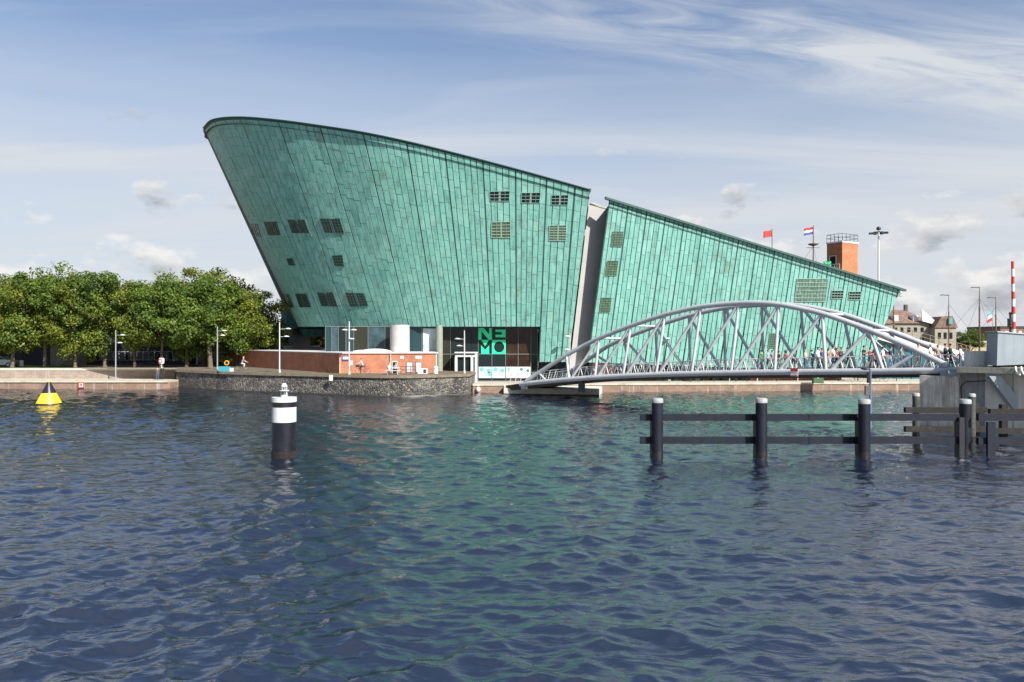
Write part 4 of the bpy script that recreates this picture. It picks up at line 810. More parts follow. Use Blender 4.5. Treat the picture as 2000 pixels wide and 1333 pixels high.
# ---------------------------------------------------------------- lamp posts
m_lampw = mat('lamp_pale', (.48, .48, .47), .5, var=.1)
m_lamp = mat('lamp_grey', (.27, .28, .30), .45, var=.1)
def lamp_post(label, x, d, zb, ytop, arms, col=m_lamp, r=.085, group=None):
    zt2 = H-(ytop-YH)*d/F; X = XZ(x, d); t = thing('lamp_post', label, 'lamp post', group, (X, d, zb))
    h = zt2-zb; pm = MB(); pm.cyl((0, 0, 0), (0, 0, h), r, r*.7, n=10); pm.build('pole', col, t)
    pm = MB(); pm.cyl((0, 0, 0), (0, 0, .35), r*1.6, n=10); pm.build('foot', col, t)
    for side, dh, ln_ in arms:
        pm = MB(); pm.cyl((0, 0, h-dh), (side*ln_, 0, h-dh+.04), .03, n=6); a_ = pm.build('arm', col, t)
        pm = MB(); pm.lathe([(.05, 0), (.34, .03), (.36, .08), (.1, .16)], (side*ln_, 0, h-dh-.02), 14); pm.build('lamp', m_white, a_)
    return t
lamp_post('grey lamp post standing on the low quay before the trees', 226, 103.5, 1.0, 645, ((1, .7, .9), (1, 1.7, .55)))
lamp_post('grey lamp post with two arms beside the teal bench box', 424.5, 103.5, 2.33, 638, ((1, .6, .9), (1, 1.2, .7)))
lamp_post('pale lamp post with lamp arms left of the dark brick wall', 546, 93.4, 2.34, 630, ((1, .8, 1.0), (1, 1.7, .8)), m_lampw)
lamp_post('white lamp post before the corner of the brick pavilion', 682, 88.6, 2.34, 628, ((-1, 1.0, .5), (1, 1.0, .5), (1, 2.0, .25)), m_lampw)
lamp_post('white lamp post in front of the glass entrance porch', 907, 91.5, 2.34, 646, ((-1, 1.0, .8), (-1, 1.8, .6)), m_lampw)
lamp_post('white lamp post behind the left end of the footbridge', 1113, 96.5, 1.0, 653, ((-1, .3, .35), (-1, 1.9, .4)), m_lampw)
lamp_post('slim lamp post seen through the bridge truss', 1308, 97.5, 1.0, 659, ((-1, .2, .3),), m_lamp, .06)
# ---------------------------------------------------------------- trees
def crown_mesh(name, rx, ry, rz, nclump, nleaf, lsize, seed, lm):
    r = np.random.default_rng(seed); v = []; pvv = []
    cl = []
    while len(cl) < nclump:
        p = r.uniform(-1, 1, 3); l = np.linalg.norm(p)
        if .35 < l < 1.0 and r.random() < l**1.5: cl.append(p*(1+.14*r.normal()))
    cl = np.array(cl)*np.array([rx, ry, rz]); n = nclump*nleaf
    ci = np.repeat(np.arange(nclump), nleaf); cr = r.uniform(.8, 1.7, nclump)
    off = r.normal(size=(n, 3)); off /= np.linalg.norm(off, axis=1)[:, None]; off *= (r.random(n)**.45*cr[ci])[:, None]; off[:, 2] *= .75
    c = cl[ci]+off; nrm = off+r.normal(size=(n, 3))*.7+np.array([0, 0, .5]); nrm /= np.linalg.norm(nrm, axis=1)[:, None]
    t1 = np.cross(nrm, r.normal(size=(n, 3))); t1 /= np.linalg.norm(t1, axis=1)[:, None]; t2 = np.cross(nrm, t1)
    s = lsize*r.uniform(.6, 1.35, n)[:, None]; q = np.stack([c-t1*s, c-t2*s*.55, c+t1*s, c+t2*s*.55], 1).reshape(-1, 3)
    me = bpy.data.meshes.new(name); f = np.arange(4*n).reshape(-1, 4)
    me.vertices.add(4*n); me.vertices.foreach_set('co', q.ravel()); me.loops.add(4*n); me.loops.foreach_set('vertex_index', f.ravel()); me.polygons.add(n)
    me.polygons.foreach_set('loop_start', np.arange(0, 4*n, 4)); me.polygons.foreach_set('loop_total', np.full(n, 4)); me.update(calc_edges=True)
    at = me.attributes.new('pv', 'FLOAT', 'FACE'); at.data.foreach_set('value', np.clip(r.normal(.5, .25, n)+.15*np.repeat(r.normal(size=nclump), nleaf), 0, 1)); me.materials.append(lm); return me
crowns = [crown_mesh('crown', 4.2, 4.2, 5.0, 78, 210, .175, 20+k, (leafA, leafB)[k % 2]) for k in range(4)]
def trunk_mb(h, r, top, lean=0.0, seed=0):
    rn = random.Random(seed); mb = MB(); mb.path([(0, 0, -.2), (0, 0, .3), (lean*.4, 0, h*.5), (lean, 0, h)], [r*1.5, r*1.05, r*.9, r*.75], 9)
    for k in range(6):
        a = k*1.05+rn.uniform(-.3, .3); q = rn.uniform(1.4, 2.6); zz_ = h*rn.uniform(.75, 1.0)
        mb.path([(lean*zz_/h, 0, zz_), (lean+q*.5*math.cos(a), q*.5*math.sin(a), h+top*.22), (lean+q*math.cos(a), q*math.sin(a), h+top*rn.uniform(.4, .6))], [r*.5, r*.35, r*.15], 6)
    mb.path([(lean, 0, h), (lean*1.1, .1, h+top*.4), (lean, 0, h+top*.75)], [r*.7, r*.45, r*.12], 7); return mb
tree_spots = [  # trunk column, distance, crown centre height, scale x, scale z, crown variant, trunk radius, what sets it apart
 (24, 111, 9.6, 1.10, 1.0, 0, .30, 'broad tree beside the parked car on the quay'),
 (88, 112, 10.3, 1.15, 1.08, 1, .30, 'leafy quay tree with a forked pale trunk before the beige house'),
 (147, 111, 9.4, 1.0, 1.0, 2, .26, 'leafy quay tree standing by the outside stairs'),
 (205, 113, 10.3, 1.12, 1.05, 3, .32, 'leafy quay tree with thick trunk behind the grey lamp post'),
 (263, 112, 9.6, .95, .95, 0, .22, 'slender quay tree with sprouting trunk before the dark windows'),
 (315, 111, 9.4, 1.02, 1.0, 1, .24, 'quay tree rising behind the couple on the landing'),
 (365, 112, 9.4, 1.02, 1.0, 3, .30, 'quay tree left of the white framed doors'),
 (411, 111, 9.2, 1.1, 1.0, 1, .38, 'dark trunked tree before the white framed doors'),
 (398, 118, 11.0, 1.35, 1.12, 0, .4, 'tallest rounded tree rising behind the white framed doors'),
 (463, 116, 9.0, 1.15, .95, 2, .26, 'tree over the grey canopy left of the copper bow'),
 (497, 116, 8.6, 1.08, .92, 0, .25, 'round tree next to the copper bow'),
 (330, 130, 10.6, 1.3, 1.0, 0, .4, 'rear tree filling the gap above the dark building'),
 (165, 130, 11.0, 1.4, 1.05, 1, .4, 'rear tree above the beige house'),
 (60, 130, 11.0, 1.4, 1.05, 3, .4, 'rear tree above the dark shed by the car'),
 (-30, 118, 10.2, 1.2, 1.05, 2, .34, 'tree at the end of the row by the parked car'),
 (612, 150, 4.9, .7, .5, 2, .18, 'small tree glimpsed under the copper rear wing'),
 (-80, 118, 10.2, 1.2, 1.05, 0, .34, 'last tree of the quay row past the parked car')]
for i, (x, d, zc, sx_, sz_, cvn, tr_, lab) in enumerate(tree_spots):
    t = thing('tree', lab, 'tree', 'trees along the quay', (XZ(x, d), d, 2.3)); hz_ = zc-2.3-5*sz_*.62
    trunk_mb(max(1.6, hz_), tr_*.85, 5*sz_*1.3, random.uniform(-.3, .3), i).build('trunk', bark, t)
    o = link('crown', crowns[cvn], t); o.location = (0, 0, zc-2.3); o.scale = (sx_, sx_, sz_); o.rotation_euler = (0, 0, i*1.37)
t = thing('tree', 'small rounded tree far behind the ship masts', 'tree', None, (XZ(1893, 190), 190, 1.0)); trunk_mb(2.5, .2, 3, 0, 77).build('trunk', bark, t); o = link('crown', crowns[1], t); o.location = (0, 0, 5.0); o.scale = (.75, .75, .45)
# ---------------------------------------------------------------- buildings behind the trees
t = thing('quayside_building', 'long dark navy building with a window band behind the quay trees', 'building'); dq = 124.0
m_navy = mat('navy_cladding', (.018, .022, .034), .6, var=.3, vscale=.6)
pm = MB(); pm.b2(XZ(-160, dq), XZ(372, dq), dq, dq+14, 2.2, 8.2); pm.build('wall', m_navy, t)
pm = MB(); pm.b2(XZ(-160, dq)-.3, XZ(372, dq)+.3, dq-.4, dq+14, 8.2, 8.6); pm.build('roof_edge', m_dark, t)
for k in range(18):
    x0 = XZ(152+k*11.6, dq); pm = MB(); za, zb_ = H-(704-YH)*dq/F, H-(687-YH)*dq/F; pm.b2(x0, x0+.9, dq-.06, dq-.01, za, zb_); w_ = pm.build('window', m_gpost, t); pm = MB(); pm.b2(x0+.05, x0+.85, dq-.09, dq-.062, za+.06, zb_-.06); pm.build('pane', m_glass_d, w_)
t = thing('beige_house', 'beige boarded house end with outside stairs behind the trees', 'house'); dq2 = 121.0
pm = MB(); pm.b2(XZ(98, dq2), XZ(152, dq2), dq2, dq2+2.6, 2.2, 8.4); pm.build('wall', brick_mat('boarding', (.34, .30, .26), (.32, .285, .25), (.2, .18, .16), 9, .22), t)
pm = MB(); pm.b2(XZ(52, dq2), XZ(98, dq2), dq2+.4, dq2+2.6, 2.2, 6.6); pm.build('shed', m_navy, t)
pm = MB()
for k in range(9): pm.b2(XZ(122, dq2)+k*.26, XZ(122, dq2)+k*.26+.3, dq2-1.4, dq2-.3, 2.3+k*.22, 2.36+k*.22)
pm.build('stairs', m_gpost, t); pm = MB(); s0 = Vector((XZ(122, dq2), dq2-1.4, 3.3)); s1 = s0+Vector((2.3, 0, 1.95))
for h in (0, -.4): pm.cyl(s0+up*h, s1+up*h, .03, n=5)
for k in range(6): q = s0+(s1-s0)*k/5; pm.cyl(q, q-up*1.0, .025, n=5)
pm.build('handrail', m_white, t)
t = thing('entrance_building', 'grey canopied entrance building with white framed doors behind the trees', 'building'); dq3 = 120.5
pm = MB(); pm.b2(XZ(372, dq3), XZ(560, dq3), dq3+3, dq3+14, 2.2, 8.0); pm.build('wall', mat('grey_panel', (.23, .23, .23), .7, var=.1), t)
pm = MB(); pm.b2(XZ(345, dq3), XZ(560, dq3), dq3-1, dq3+3.2, 4.75, 5.3); pm.build('canopy', mat('canopy_grey', (.48, .46, .44), .7, var=.08), t)
pm = MB(); pm.b2(XZ(370, dq3), XZ(432, dq3), dq3+2.6, dq3+2.9, 2.3, 4.4); dr = pm.build('door_front', m_white, t)
for k in range(6): pm = MB(); x0 = XZ(372, dq3)+.1+k*.78; pm.b2(x0, x0+.62, dq3+2.5, dq3+2.58, 2.4, 4.1); pm.build('pane', m_glass_d, dr)
pm = MB()
for k in range(9): x0 = XZ(440, dq3)+k*1.0; pm.b2(x0, x0+.7, dq3+2.9, dq3+2.98, 5.7, 7.2)
pm.build('upper_window', m_glass_d, t)
t = thing('white_tent', 'white tent canopy glimpsed under the copper rear wing', 'tent'); pm = MB(); y_ = 140
pm.add([P(560, 690, y_), P(628, 690, y_), P(628, 682, y_), P(600, 676, y_), P(566, 682, y_)], [(0, 1, 2, 3, 4)]); q = [Vector(v) for v in pm.v]; pm.add([v+Vector((0, 5, 0)) for v in q], [(4, 3, 2, 1, 0)]); pm.add(q+[v+Vector((0, 5, 0)) for v in q], [(1, 6, 7, 2), (2, 7, 8, 3), (3, 8, 9, 4), (4, 9, 5, 0)]); pm.build('canopy', m_white, t)
pm = MB(); 
for x in (563, 625): q = P(x, 690, y_); pm.cyl((q.x, q.y, 2.3), q, .06, n=6)
pm.build('pole', m_gpost, t)
t = thing('far_house', 'brown brick house far beyond the white tent', 'house'); pm = MB(); pm.b2(XZ(520, 175), XZ(660, 175), 175, 185, 1.9, 7.0); pm.build('wall', mat('house_brick', (.30, .17, .11), .85, var=.15), t); pm = MB(); pm.b2(XZ(515, 175), XZ(665, 175), 174.5, 185.5, 7.0, 7.5); pm.build('roof', m_dark, t)
# far right : maritime museum, brick block, masts
t = thing('stone_museum', 'pale stone classical building with brown tiled hip roof and white dormers', 'building'); dM = 190.0
def mz(y, d=dM): return H-(y-YH)*d/F
stone = mat('pale_stone', (.27, .245, .20), .8, var=.08, vscale=.3); tiles = mat('roof_tiles', (.17, .11, .085), .85, var=.35, vscale=1.2)
xa_, xb_ = XZ(1725, dM), XZ(1815, dM); pm = MB(); pm.b2(xa_, xb_, dM, dM+14, 1, mz(632)); pm.build('wall', stone, t)
pm = MB(); zr, ze = mz(604), mz(632); pm.add([(xa_-.5, dM-.5, ze), (xb_+.5, dM-.5, ze), (xb_+.5, dM+14.5, ze), (xa_-.5, dM+14.5, ze), (xa_+3, dM+6, zr), (XZ(1793, dM), dM+6, zr)], [(0, 1, 5, 4), (1, 2, 5), (2, 3, 4, 5), (3, 0, 4), (0, 3, 2, 1)]); rf = pm.build('roof', tiles, t)
pm = MB(); pm.box((XZ(1793, dM), dM+6, zr+.5), (.7, .7, 1.6)); pm.build('chimney', mat('chimney', (.08, .06, .05), .9), rf)
for x in (1791, 1752): pm = MB(); pm.b2(XZ(x-5, dM), XZ(x+5, dM), dM+.6, dM+5, mz(628), mz(616)); dm_ = pm.build('dormer', m_white, rf)
for k in range(6):
    for r_ in range(2): pm = MB(); x0 = XZ(1733+k*13, dM); pm.b2(x0, x0+.75, dM-.06, dM-.01, mz(649+r_*20), mz(640+r_*20)); pm.build('window', m_glass_d, t)
wx0, wx1 = XZ(1815, dM), XZ(1856, dM); pm = MB(); pm.b2(wx0+.01, wx1, dM-2.5, dM+14, 1, mz(640)); pm.build('wing', stone, t)
pm = MB(); prism(pm, [(XZ(1796, dM), mz(604)), (XZ(1826, dM), mz(630)), (wx0+.2, mz(633)), (XZ(1798, dM), mz(628))], dM-.9, dM-.55); pm.build('gable', m_white, t)
pm = MB(); prism(pm, [(wx0+1.4, mz(620)), (wx1-1.0, mz(618)), (wx1+.3, mz(641)), (wx0-.2, mz(641))], dM-2.8, dM+8); pm.build('wing_roof', tiles, t)
pm = MB(); pm.b2(XZ(1838, dM), XZ(1846, dM), dM-3.2, dM+1, mz(634), mz(623)); pm.build('roof_box', mat('teal_box', (.05, .28, .32), .5), t)
for k in range(3): pm = MB(); x0 = XZ(1821+k*11, dM); pm.b2(x0, x0+.7, dM-2.57, dM-2.51, mz(662), mz(650)); pm.build('window', m_glass_d, t)
for xx, lab in ((1815, 'low yellow house between the ship masts'),):
    tt_ = thing('yellow_house', 'low ochre house with flat roof behind the ship masts', 'house'); pm = MB(); pm.b2(XZ(1893, 200), XZ(1930, 200), 200, 208, 1, mz(664, 200)); pm.build('wall', mat('ochre', (.42, .34, .2), .8, var=.1), tt_); pm = MB(); pm.b2(XZ(1891, 200), XZ(1932, 200), 199.7, 208, mz(664, 200), mz(661, 200)); pm.build('roof', m_dark, tt_)
tt_ = thing('brick_warehouse', 'brown brick warehouse far behind the machinery housing', 'building'); pm = MB(); pm.b2(XZ(1954, 205), XZ(2080, 205), 205, 220, 1, mz(641, 205)); pm.build('wall', mat('wh_brick', (.20, .11, .075), .85, var=.2, vscale=.5), tt_)
pm = MB(); pm.b2(XZ(1953, 205), XZ(2080, 205), 204.8, 220, mz(641, 205), mz(637.5, 205)); pm.build('roof', m_dark, tt_)
for k in range(5): pm = MB(); x0 = XZ(1963+k*13, 205); pm.b2(x0, x0+.8, 204.9, 204.98, mz(655, 205), mz(647, 205)); pm.build('window', m_white, tt_)
m_mast = mat('mast_wood', (.11, .065, .045), .6, var=.2)
def flag_mesh(w_, h_, cols, ph=0.0, nx=9):
    mb = MB(); nb = len(cols)
    for b_ in range(nb):
        vs = []
        for i in range(nx+1):
            u = i/nx; dx = -w_*u; dy = .16*math.sin(u*6+ph)*u; dr_ = -.35*h_*u*u-.12*u*math.sin(u*5+ph)
            for j in (0, 1): vs.append((dx, dy+.05*j, dr_-h_*(b_+j)/nb))
        mb.add(vs, [(2*i, 2*i+1, 2*i+3, 2*i+2) for i in range(nx)], True, b_)
    return mb
def mast(label, x, ytop, d, zb=1.0, r=.16, flag=None, pennant=False, crow=None, stays=()):
    t = thing('ship_mast', label, 'mast', loc=(XZ(x, d), d, zb)); h = H-(ytop-YH)*d/F-zb
    pm = MB(); pm.cyl((0, 0, 0), (0, 0, h*.75), r, r*.8, n=8); pm.cyl((0, 0, h*.75), (0, 0, h), r*.6, r*.3, n=8); pm.build('pole', m_mast, t)
    if crow: pm = MB(); pm.lathe([(r, 0), (r*4, .25), (r*4, .4), (r, .5)], (0, 0, h-crow), 10); pm.cyl((-1.2, 0, h-crow-.3), (1.2, 0, h-crow-.3), .05, n=5); pm.build('crow_nest', m_mast, t)
    if flag: o = flag_mesh(*flag[:2], [0]*len(flag[2])).build('flag', flag[2], t); o.data.polygons.foreach_set('material_index', [i for i in range(len(flag[2])) for _ in range(9)]); o.location = (-.05, 0, h-.25)
    if pennant: o = flag_mesh(1.7, .2, [0], 1.0).build('pennant', mat('pennant', (.12, .11, .10), .8), t); o.location = (0, 0, h)
    if stays:
        pm = MB()
        for dx, dz_ in stays: pm.cyl((0, 0, h*.86), (dx, .5, dz_), .022, n=4)
        pm.build('rigging', m_dark, t)
    return t
mast('ship mast flying a red flag above the copper roof', 1508, 447, 140, 1, .16, (1.5, 1.15, [mat('flag_red', (.50, .04, .03), .7, var=.3, vscale=2)]), crow=4.2)
mast('ship mast flying a red white and blue flag above the copper roof', 1588.5, 441, 140, 1, .22, (1.6, 1.25, [m_red, m_white, mat('flag_blue', (.05, .09, .32), .7)]), crow=3.6, stays=((-9, 8), (3, 8)))
mast('slim dark ship mast by the stone building', 1853, 576, 165, 1, .15, pennant=True, stays=((9, 2), (-2.5, 2)))
mast('tallest dark ship mast with thin rigging', 1913, 561, 160, 1, .19, pennant=True, stays=((-10, 2), (10, 2), (4, 2), (-4, 2)))
mast('leaning dark ship mast near the barrier boom', 1945, 581, 160, 1, .16, pennant=True, stays=((-6, 2), (9, 2)))
mast('short brown mast beside the tiled roof', 1745.5, 585, 150, 1, .2)
t = mast('thin flagstaff with a blue and red flag between the ship masts', 1938.5, 606, 158, 1, .05, (1.0, 1.9, [mat('flag_sky', (.10, .35, .60), .7), m_white, m_red]))
# ---------------------------------------------------------------- car, small quay things
def car(label, x, d, zb):
    t = thing('parked_car', label, 'car', loc=(XZ(x, d), d, zb)); pm = MB(); pr_ = [(-2.1, .3), (-2.1, .75), (-1.9, .95), (-1.0, 1.05), (-.3, 1.5), (.9, 1.5), (1.7, 1.0), (2.1, .8), (2.15, .35)]
    prism(pm, [(-a, b) for a, b in pr_], -.8, .8); pm.build('body', mat('car_silver', (.30, .34, .38), .25, metal=.4, coat=.5), t)
    pm = MB(); prism(pm, [(.95, 1.07), (.32, 1.44), (-.85, 1.44), (-1.5, 1.05)], -.815, .815); pm.build('window', m_glass_d, t)
    for wx in (-1.3, 1.3):
        for wy in (-.75, .75): pm = MB(); pm.cyl((wx, wy-.1, .33), (wx, wy+.1, .33), .33, n=18); w_ = pm.build('wheel', m_black, t); pm = MB(); pm.cyl((wx, wy-.115, .33), (wx, wy+.115, .33), .19, n=12); pm.build('rim', m_gpost, w_)
    for wy in (-.6, .6): pm = MB(); pm.box((2.08, wy, .72), (.12, .3, .16)); pm.build('headlight', m_white, t)
    return t
car('silver blue car parked under the tree at the quay edge', 5, 113.5, 2.33)
def board(name, label, x, y, d, w_, h_, m, cat, border=None, letter=None):
    t = thing(name, label, cat); q = P(x, y, d); pm = MB(); pm.box(q, (w_, .05, h_)); pm.build('board', m, t)
    if border: 
        pm = MB()
        for s in (-1, 1): pm.box(q+Vector((0, -.03, s*(h_/2-.06))), (w_, .03, .12)); pm.box(q+Vector((s*(w_/2-.06), -.031, 0)), (.12, .03, h_))
        pm.build('border', border, t)
    if letter: 
        pm = MB()
        for a, b, c, e in letter: pm.box(q+Vector((a*w_, -.035, b*h_)), (c*w_, .03, e*h_))
        pm.build('symbol', m_black, t)
    return t
Rl = ((-.15, 0, .08, .5), (.0, .2, .3, .08), (.15, .1, .08, .2), (0, .02, .3, .08), (.1, -.14, .1, .25))
board('quay_sign', 'red bordered letter sign on the left low quay wall', 158.5, 752.5, 100.3, .75, .75, m_white, 'sign', m_red, Rl)
board('quay_sign', 'red bordered letter sign on the quay wall under the bridge truss', 1437.5, 757, 96.3, .6, .75, m_white, 'sign', m_red, Rl)
board('quay_sign', 'red bordered letter sign on the quay wall near the concrete pier', 1782.5, 755.5, 98.6, .7, .7, m_white, 'sign', m_red, Rl)
board('wall_notice', 'plain white notice on the basalt wall', 646.5, 738.5, 88.6, .4, .62, m_white, 'notice')
board('grey_sign_board', 'plain grey board standing between trees near the car', 42, 710, 113.5, .55, .85, m_gpost, 'sign board')
t = thing('life_buoy_stand', 'white life buoy case on a post above the quay corner', 'life buoy'); q = W(332.5, 719, 2.3); pm = MB(); pm.cyl((q.x, 107.6, 2.3), (q.x, 107.6, 3.0), .05, n=6); pm.build('post', m_white, t); pm = MB(); pm.lathe([(.28, 0), (.36, .12), (.36, .65), (.26, .78)], (q.x, 107.6, 2.95), 14); pm.build('case', m_white, t); pm = MB(); pm.torus((q.x, 107.22, 3.35), .24, .05, 'Y', 16, 5); pm.build('ring', m_red, t)
t = thing('bench_box', 'teal painted box bench by the end of the brick wall', 'bench'); q = W(437, 726, 2.34); pm = MB(); pm.b2(q.x-.65, q.x+.65, q.y, q.y+.6, 2.34, 2.95); pm.build('box', mat('teal_paint', (.03, .28, .33), .5), t); pm = MB(); pm.b2(q.x+.7, q.x+1.05, q.y, q.y+.5, 2.34, 2.75); pm.build('end_block', m_white, t); 
t = thing('life_ring', 'orange life ring hanging above the teal bench box', 'life ring'); pm = MB(); pm.torus((q.x+.1, q.y+.7, 3.35), .25, .07, 'Y', 18, 6); pm.build('ring', mat('orange', (.75, .3, .03), .5), t); pm = MB(); pm.cyl((q.x+.1, q.y+.8, 2.34), (q.x+.1, q.y+.8, 3.6), .04, n=6); pm.build('post', m_dark, t)
t = thing('green_cabinet', 'dark green utility cabinet on the quay below the bridge', 'cabinet'); q = W(1599, 749, 1.0); pm = MB(); pm.b2(q.x-.6, q.x+.6, q.y, q.y+.6, 1, 2.15); pm.build('body', mat('cab_green', (.035, .10, .04), .6, var=.2), t); pm = MB(); pm.b2(q.x-.64, q.x+.64, q.y-.04, q.y+.64, 2.15, 2.22); pm.build('lid', m_dark, t); pm = MB(); pm.cyl((q.x-.1, q.y-.02, 1.75), (q.x-.1, q.y-.01, 1.75), .16, n=10); pm.build('sticker', m_white, t)
for k, x in enumerate((1306, 1350, 1396, 1427, 1440, 1462, 1483, 1494, 1522, 1564, 1647, 1686, 1705, 1765)):
    t = thing('quay_post', 'slim dark post along the stone quay edge below the bridge', 'bollard', 'posts along the museum quay', (XZ(x, 98.6), 98.6+(x-1300)*.004, .996)); pm = MB(); pm.cyl((0, 0, 0), (0, 0, .95), .055, n=7); pm.ball((0, 0, .95), .07, 8, 5); pm.build('post', m_dark if k % 3 else m_gpost, t)
t = thing('mooring_float', 'white mooring ball fixed on the quay wall near the basalt corner', 'mooring ball'); q = P(934, 761, 93.0); pm = MB(); pm.ball(q, (.26, .22, .32), 14, 9); pm.build('ball', m_white, t)
t = thing('fence_rail', 'low dark rail before the pavilion windows', 'rail'); q0, q1 = P(783, 731, 90), P(812, 731, 90); pm = MB(); z_ = 2.34
for k in range(4): q = q0+(q1-q0)*k/3; pm.cyl((q.x, q.y, z_), (q.x, q.y, z_+.85), .035, n=6)
for h in (.45, .85): pm.cyl((q0.x, q0.y, z_+h), (q1.x, q1.y, z_+h), .03, n=6)
pm.build('rail', m_dark, t)
t = thing('white_crate', 'white crates stacked before the pavilion wall', 'crate'); q = P(826, 729, 90.3); pm = MB(); pm.b2(q.x-.55, q.x+.55, 90, 90.5, 2.34, 2.95); pm.build('crate_body', m_white, t); pm = MB(); pm.b2(q.x+.1, q.x+.4, 89.96, 89.99, 2.45, 2.85); pm.build('opening', m_dark, t)
t = thing('litter_bin', 'white topped litter bin at the corner of the pavilion', 'bin'); q = P(851, 729, 90.5); pm = MB(); pm.lathe([(.25, 0), (.27, .75), (.2, .85)], (q.x, q.y, 2.34), 14); pm.build('bin_body', m_white, t); pm = MB(); pm.lathe([(.28, .55), (.28, .6)], (q.x, q.y, 2.34), 14); pm.build('band', m_dark, t)
# ---------------------------------------------------------------- people and bicycles
SK = {'pale': mat('skin_pale', (.50, .31, .23), .6), 'tan': mat('skin_tan', (.36, .2, .13), .6)}
def cm(name, c): return mat('cloth_'+name, c, .85, var=.15, vscale=9)
HAIR = {'dark': mat('hair_dark', (.02, .015, .012), .6), 'brown': mat('hair_brown', (.10, .05, .025), .6), 'grey': mat('hair_grey', (.35, .33, .31), .7), 'red': mat('hair_red', (.22, .07, .02), .6), 'blond': mat('hair_blond', (.45, .33, .16), .6)}
m_shoe = mat('shoe', (.04, .035, .035), .6)
def person(label, loc, rz, shirt, trousers, hair='dark', skin='pale', h=1.75, pose='walk', sleeves=True, shorts=False, ph=1, group='people on the footbridge', long_hair=False, bag=None):
    k = h/1.75; V = []; E = []; Rd = []; Z = []
    def v(p, r, zone, par=None):
        V.append(Vector(p)*k); Rd.append((r*k, r*k) if not isinstance(r, tuple) else (r[0]*k, r[1]*k)); Z.append(zone)
        if par is not None: E.append((par, len(V)-1))
        return len(V)-1
    sit = pose in ('ride', 'sit'); lean = .20 if pose == 'ride' else (.06 if pose == 'lean' else .0)
    ph0 = .95 if not sit else (.98 if pose == 'ride' else .50)
    pel = v((0, 0, ph0), (.155, .115), 'leg'); wa = v((0, lean*.35, ph0+.18), (.145, .10), 'shirt', pel); ch = v((0, lean*.8, ph0+.40), (.17, .11), 'shirt', wa)
    nk = v((0, lean+.01, ph0+.55), .055, 'skin', ch); hb_ = v((0, lean+.03, ph0+.63), (.075, .085), 'skin', nk); hm = v((0, lean+.035, ph0+.71), (.08, .10), 'head', hb_); v((0, lean+.02, ph0+.785), (.055, .07), 'head', hm); v((0, lean+.145, ph0+.685), .014, 'skin', hm)
    for s in (-1, 1):
        sh = v((s*.185, lean*.95, ph0+.46), .062, 'shirt', ch)
        if pose == 'walk': el_ = (s*.23, -.05-.10*s*ph, ph0+.19); wr = (s*.22, .10-.16*s*ph, ph0-.03)
        elif pose == 'phone': el_ = (s*.24, .06, ph0+.20); wr = (s*.07, .27, ph0+.30)
        elif pose == 'ride': el_ = (s*.25, lean+.20, ph0+.24); wr = (s*.24, lean+.42, ph0+.13)
        elif pose == 'sit': el_ = (s*.24, .08, ph0+.20); wr = (s*.14, .30, ph0+.20)
        else: el_ = (s*.26, -.02, ph0+.2); wr = (s*.22, .16, ph0+.02)
        e_ = v(el_, .046, 'shirt' if sleeves == 'long' else 'upper', sh); w_ = v(wr, .032, 'shirt' if sleeves == 'long' else 'skin', e_)
        dv_ = (Vector(wr)-Vector(el_)).normalized(); pl = v(tuple(Vector(wr)+dv_*.07), (.036, .022), 'skin', w_)
        for f_ in range(4): v(tuple(Vector(wr)+dv_*(.15+.012*(f_ in (1, 2)))+Vector(((f_-1.5)*.02, .012, -.005))), .0085, 'skin', pl)
        v(tuple(Vector(wr)+dv_*.08+Vector((-s*.045, .02, 0))), .0095, 'skin', w_)
        hp = v((s*.095, 0, ph0-.05), .095, 'leg', pel)
        if pose == 'walk': kn = (s*.10, .10*ph*s+.04, ph0-.46); an = (s*.10, .20*ph*s-.08*(1-ph*s)/2, .09)
        elif pose == 'ride': kn = (s*.11, .36, ph0-.20+.10*s); an = (s*.11, .22, ph0-.60+.12*s)
        elif pose == 'sit': kn = (s*.12, .42, ph0-.03); an = (s*.12, .40, .09)
        else: kn = (s*.105, .03, ph0-.45); an = (s*.11, 0, .09)
        kn_ = v(kn, .064, 'leg', hp); an_ = v(an, .042, 'calf', kn_); v((an[0]*1.1, an[1]+.15, an[2]-.05), .036, 'shoe', an_)
    me = bpy.data.meshes.new('person'); me.from_pydata([tuple(q) for q in V], E, []); tmp = bpy.data.objects.new('tmp', me); COL.objects.link(tmp)
    md = tmp.modifiers.new('s', 'SKIN'); md.use_smooth_shade = True
    for i, sv in enumerate(me.skin_vertices[0].data): sv.radius = Rd[i]; sv.use_root = (i == 0)
    tmp.modifiers.new('d', 'SUBSURF').levels = 1
    dg = bpy.context.evaluated_depsgraph_get(); nm = bpy.data.meshes.new_from_object(tmp.evaluated_get(dg)); bpy.data.objects.remove(tmp)
    nm.materials.clear(); mats = [shirt, trousers, SK[skin], HAIR[hair], m_shoe]
    for q in mats: nm.materials.append(q)
    P3 = np.array([tuple(q) for q in V]); segs = [(P3[a], P3[b], Z[b] if Z[b] != 'head' else 'head', Z[a]) for a, b in E]
    A0 = np.array([s_[0] for s_ in segs]); D0 = np.array([s_[1]-s_[0] for s_ in segs]); LL = (D0**2).sum(1)+1e-9
    cen_ = np.array([tuple(p.center) for p in nm.polygons]); idx = []
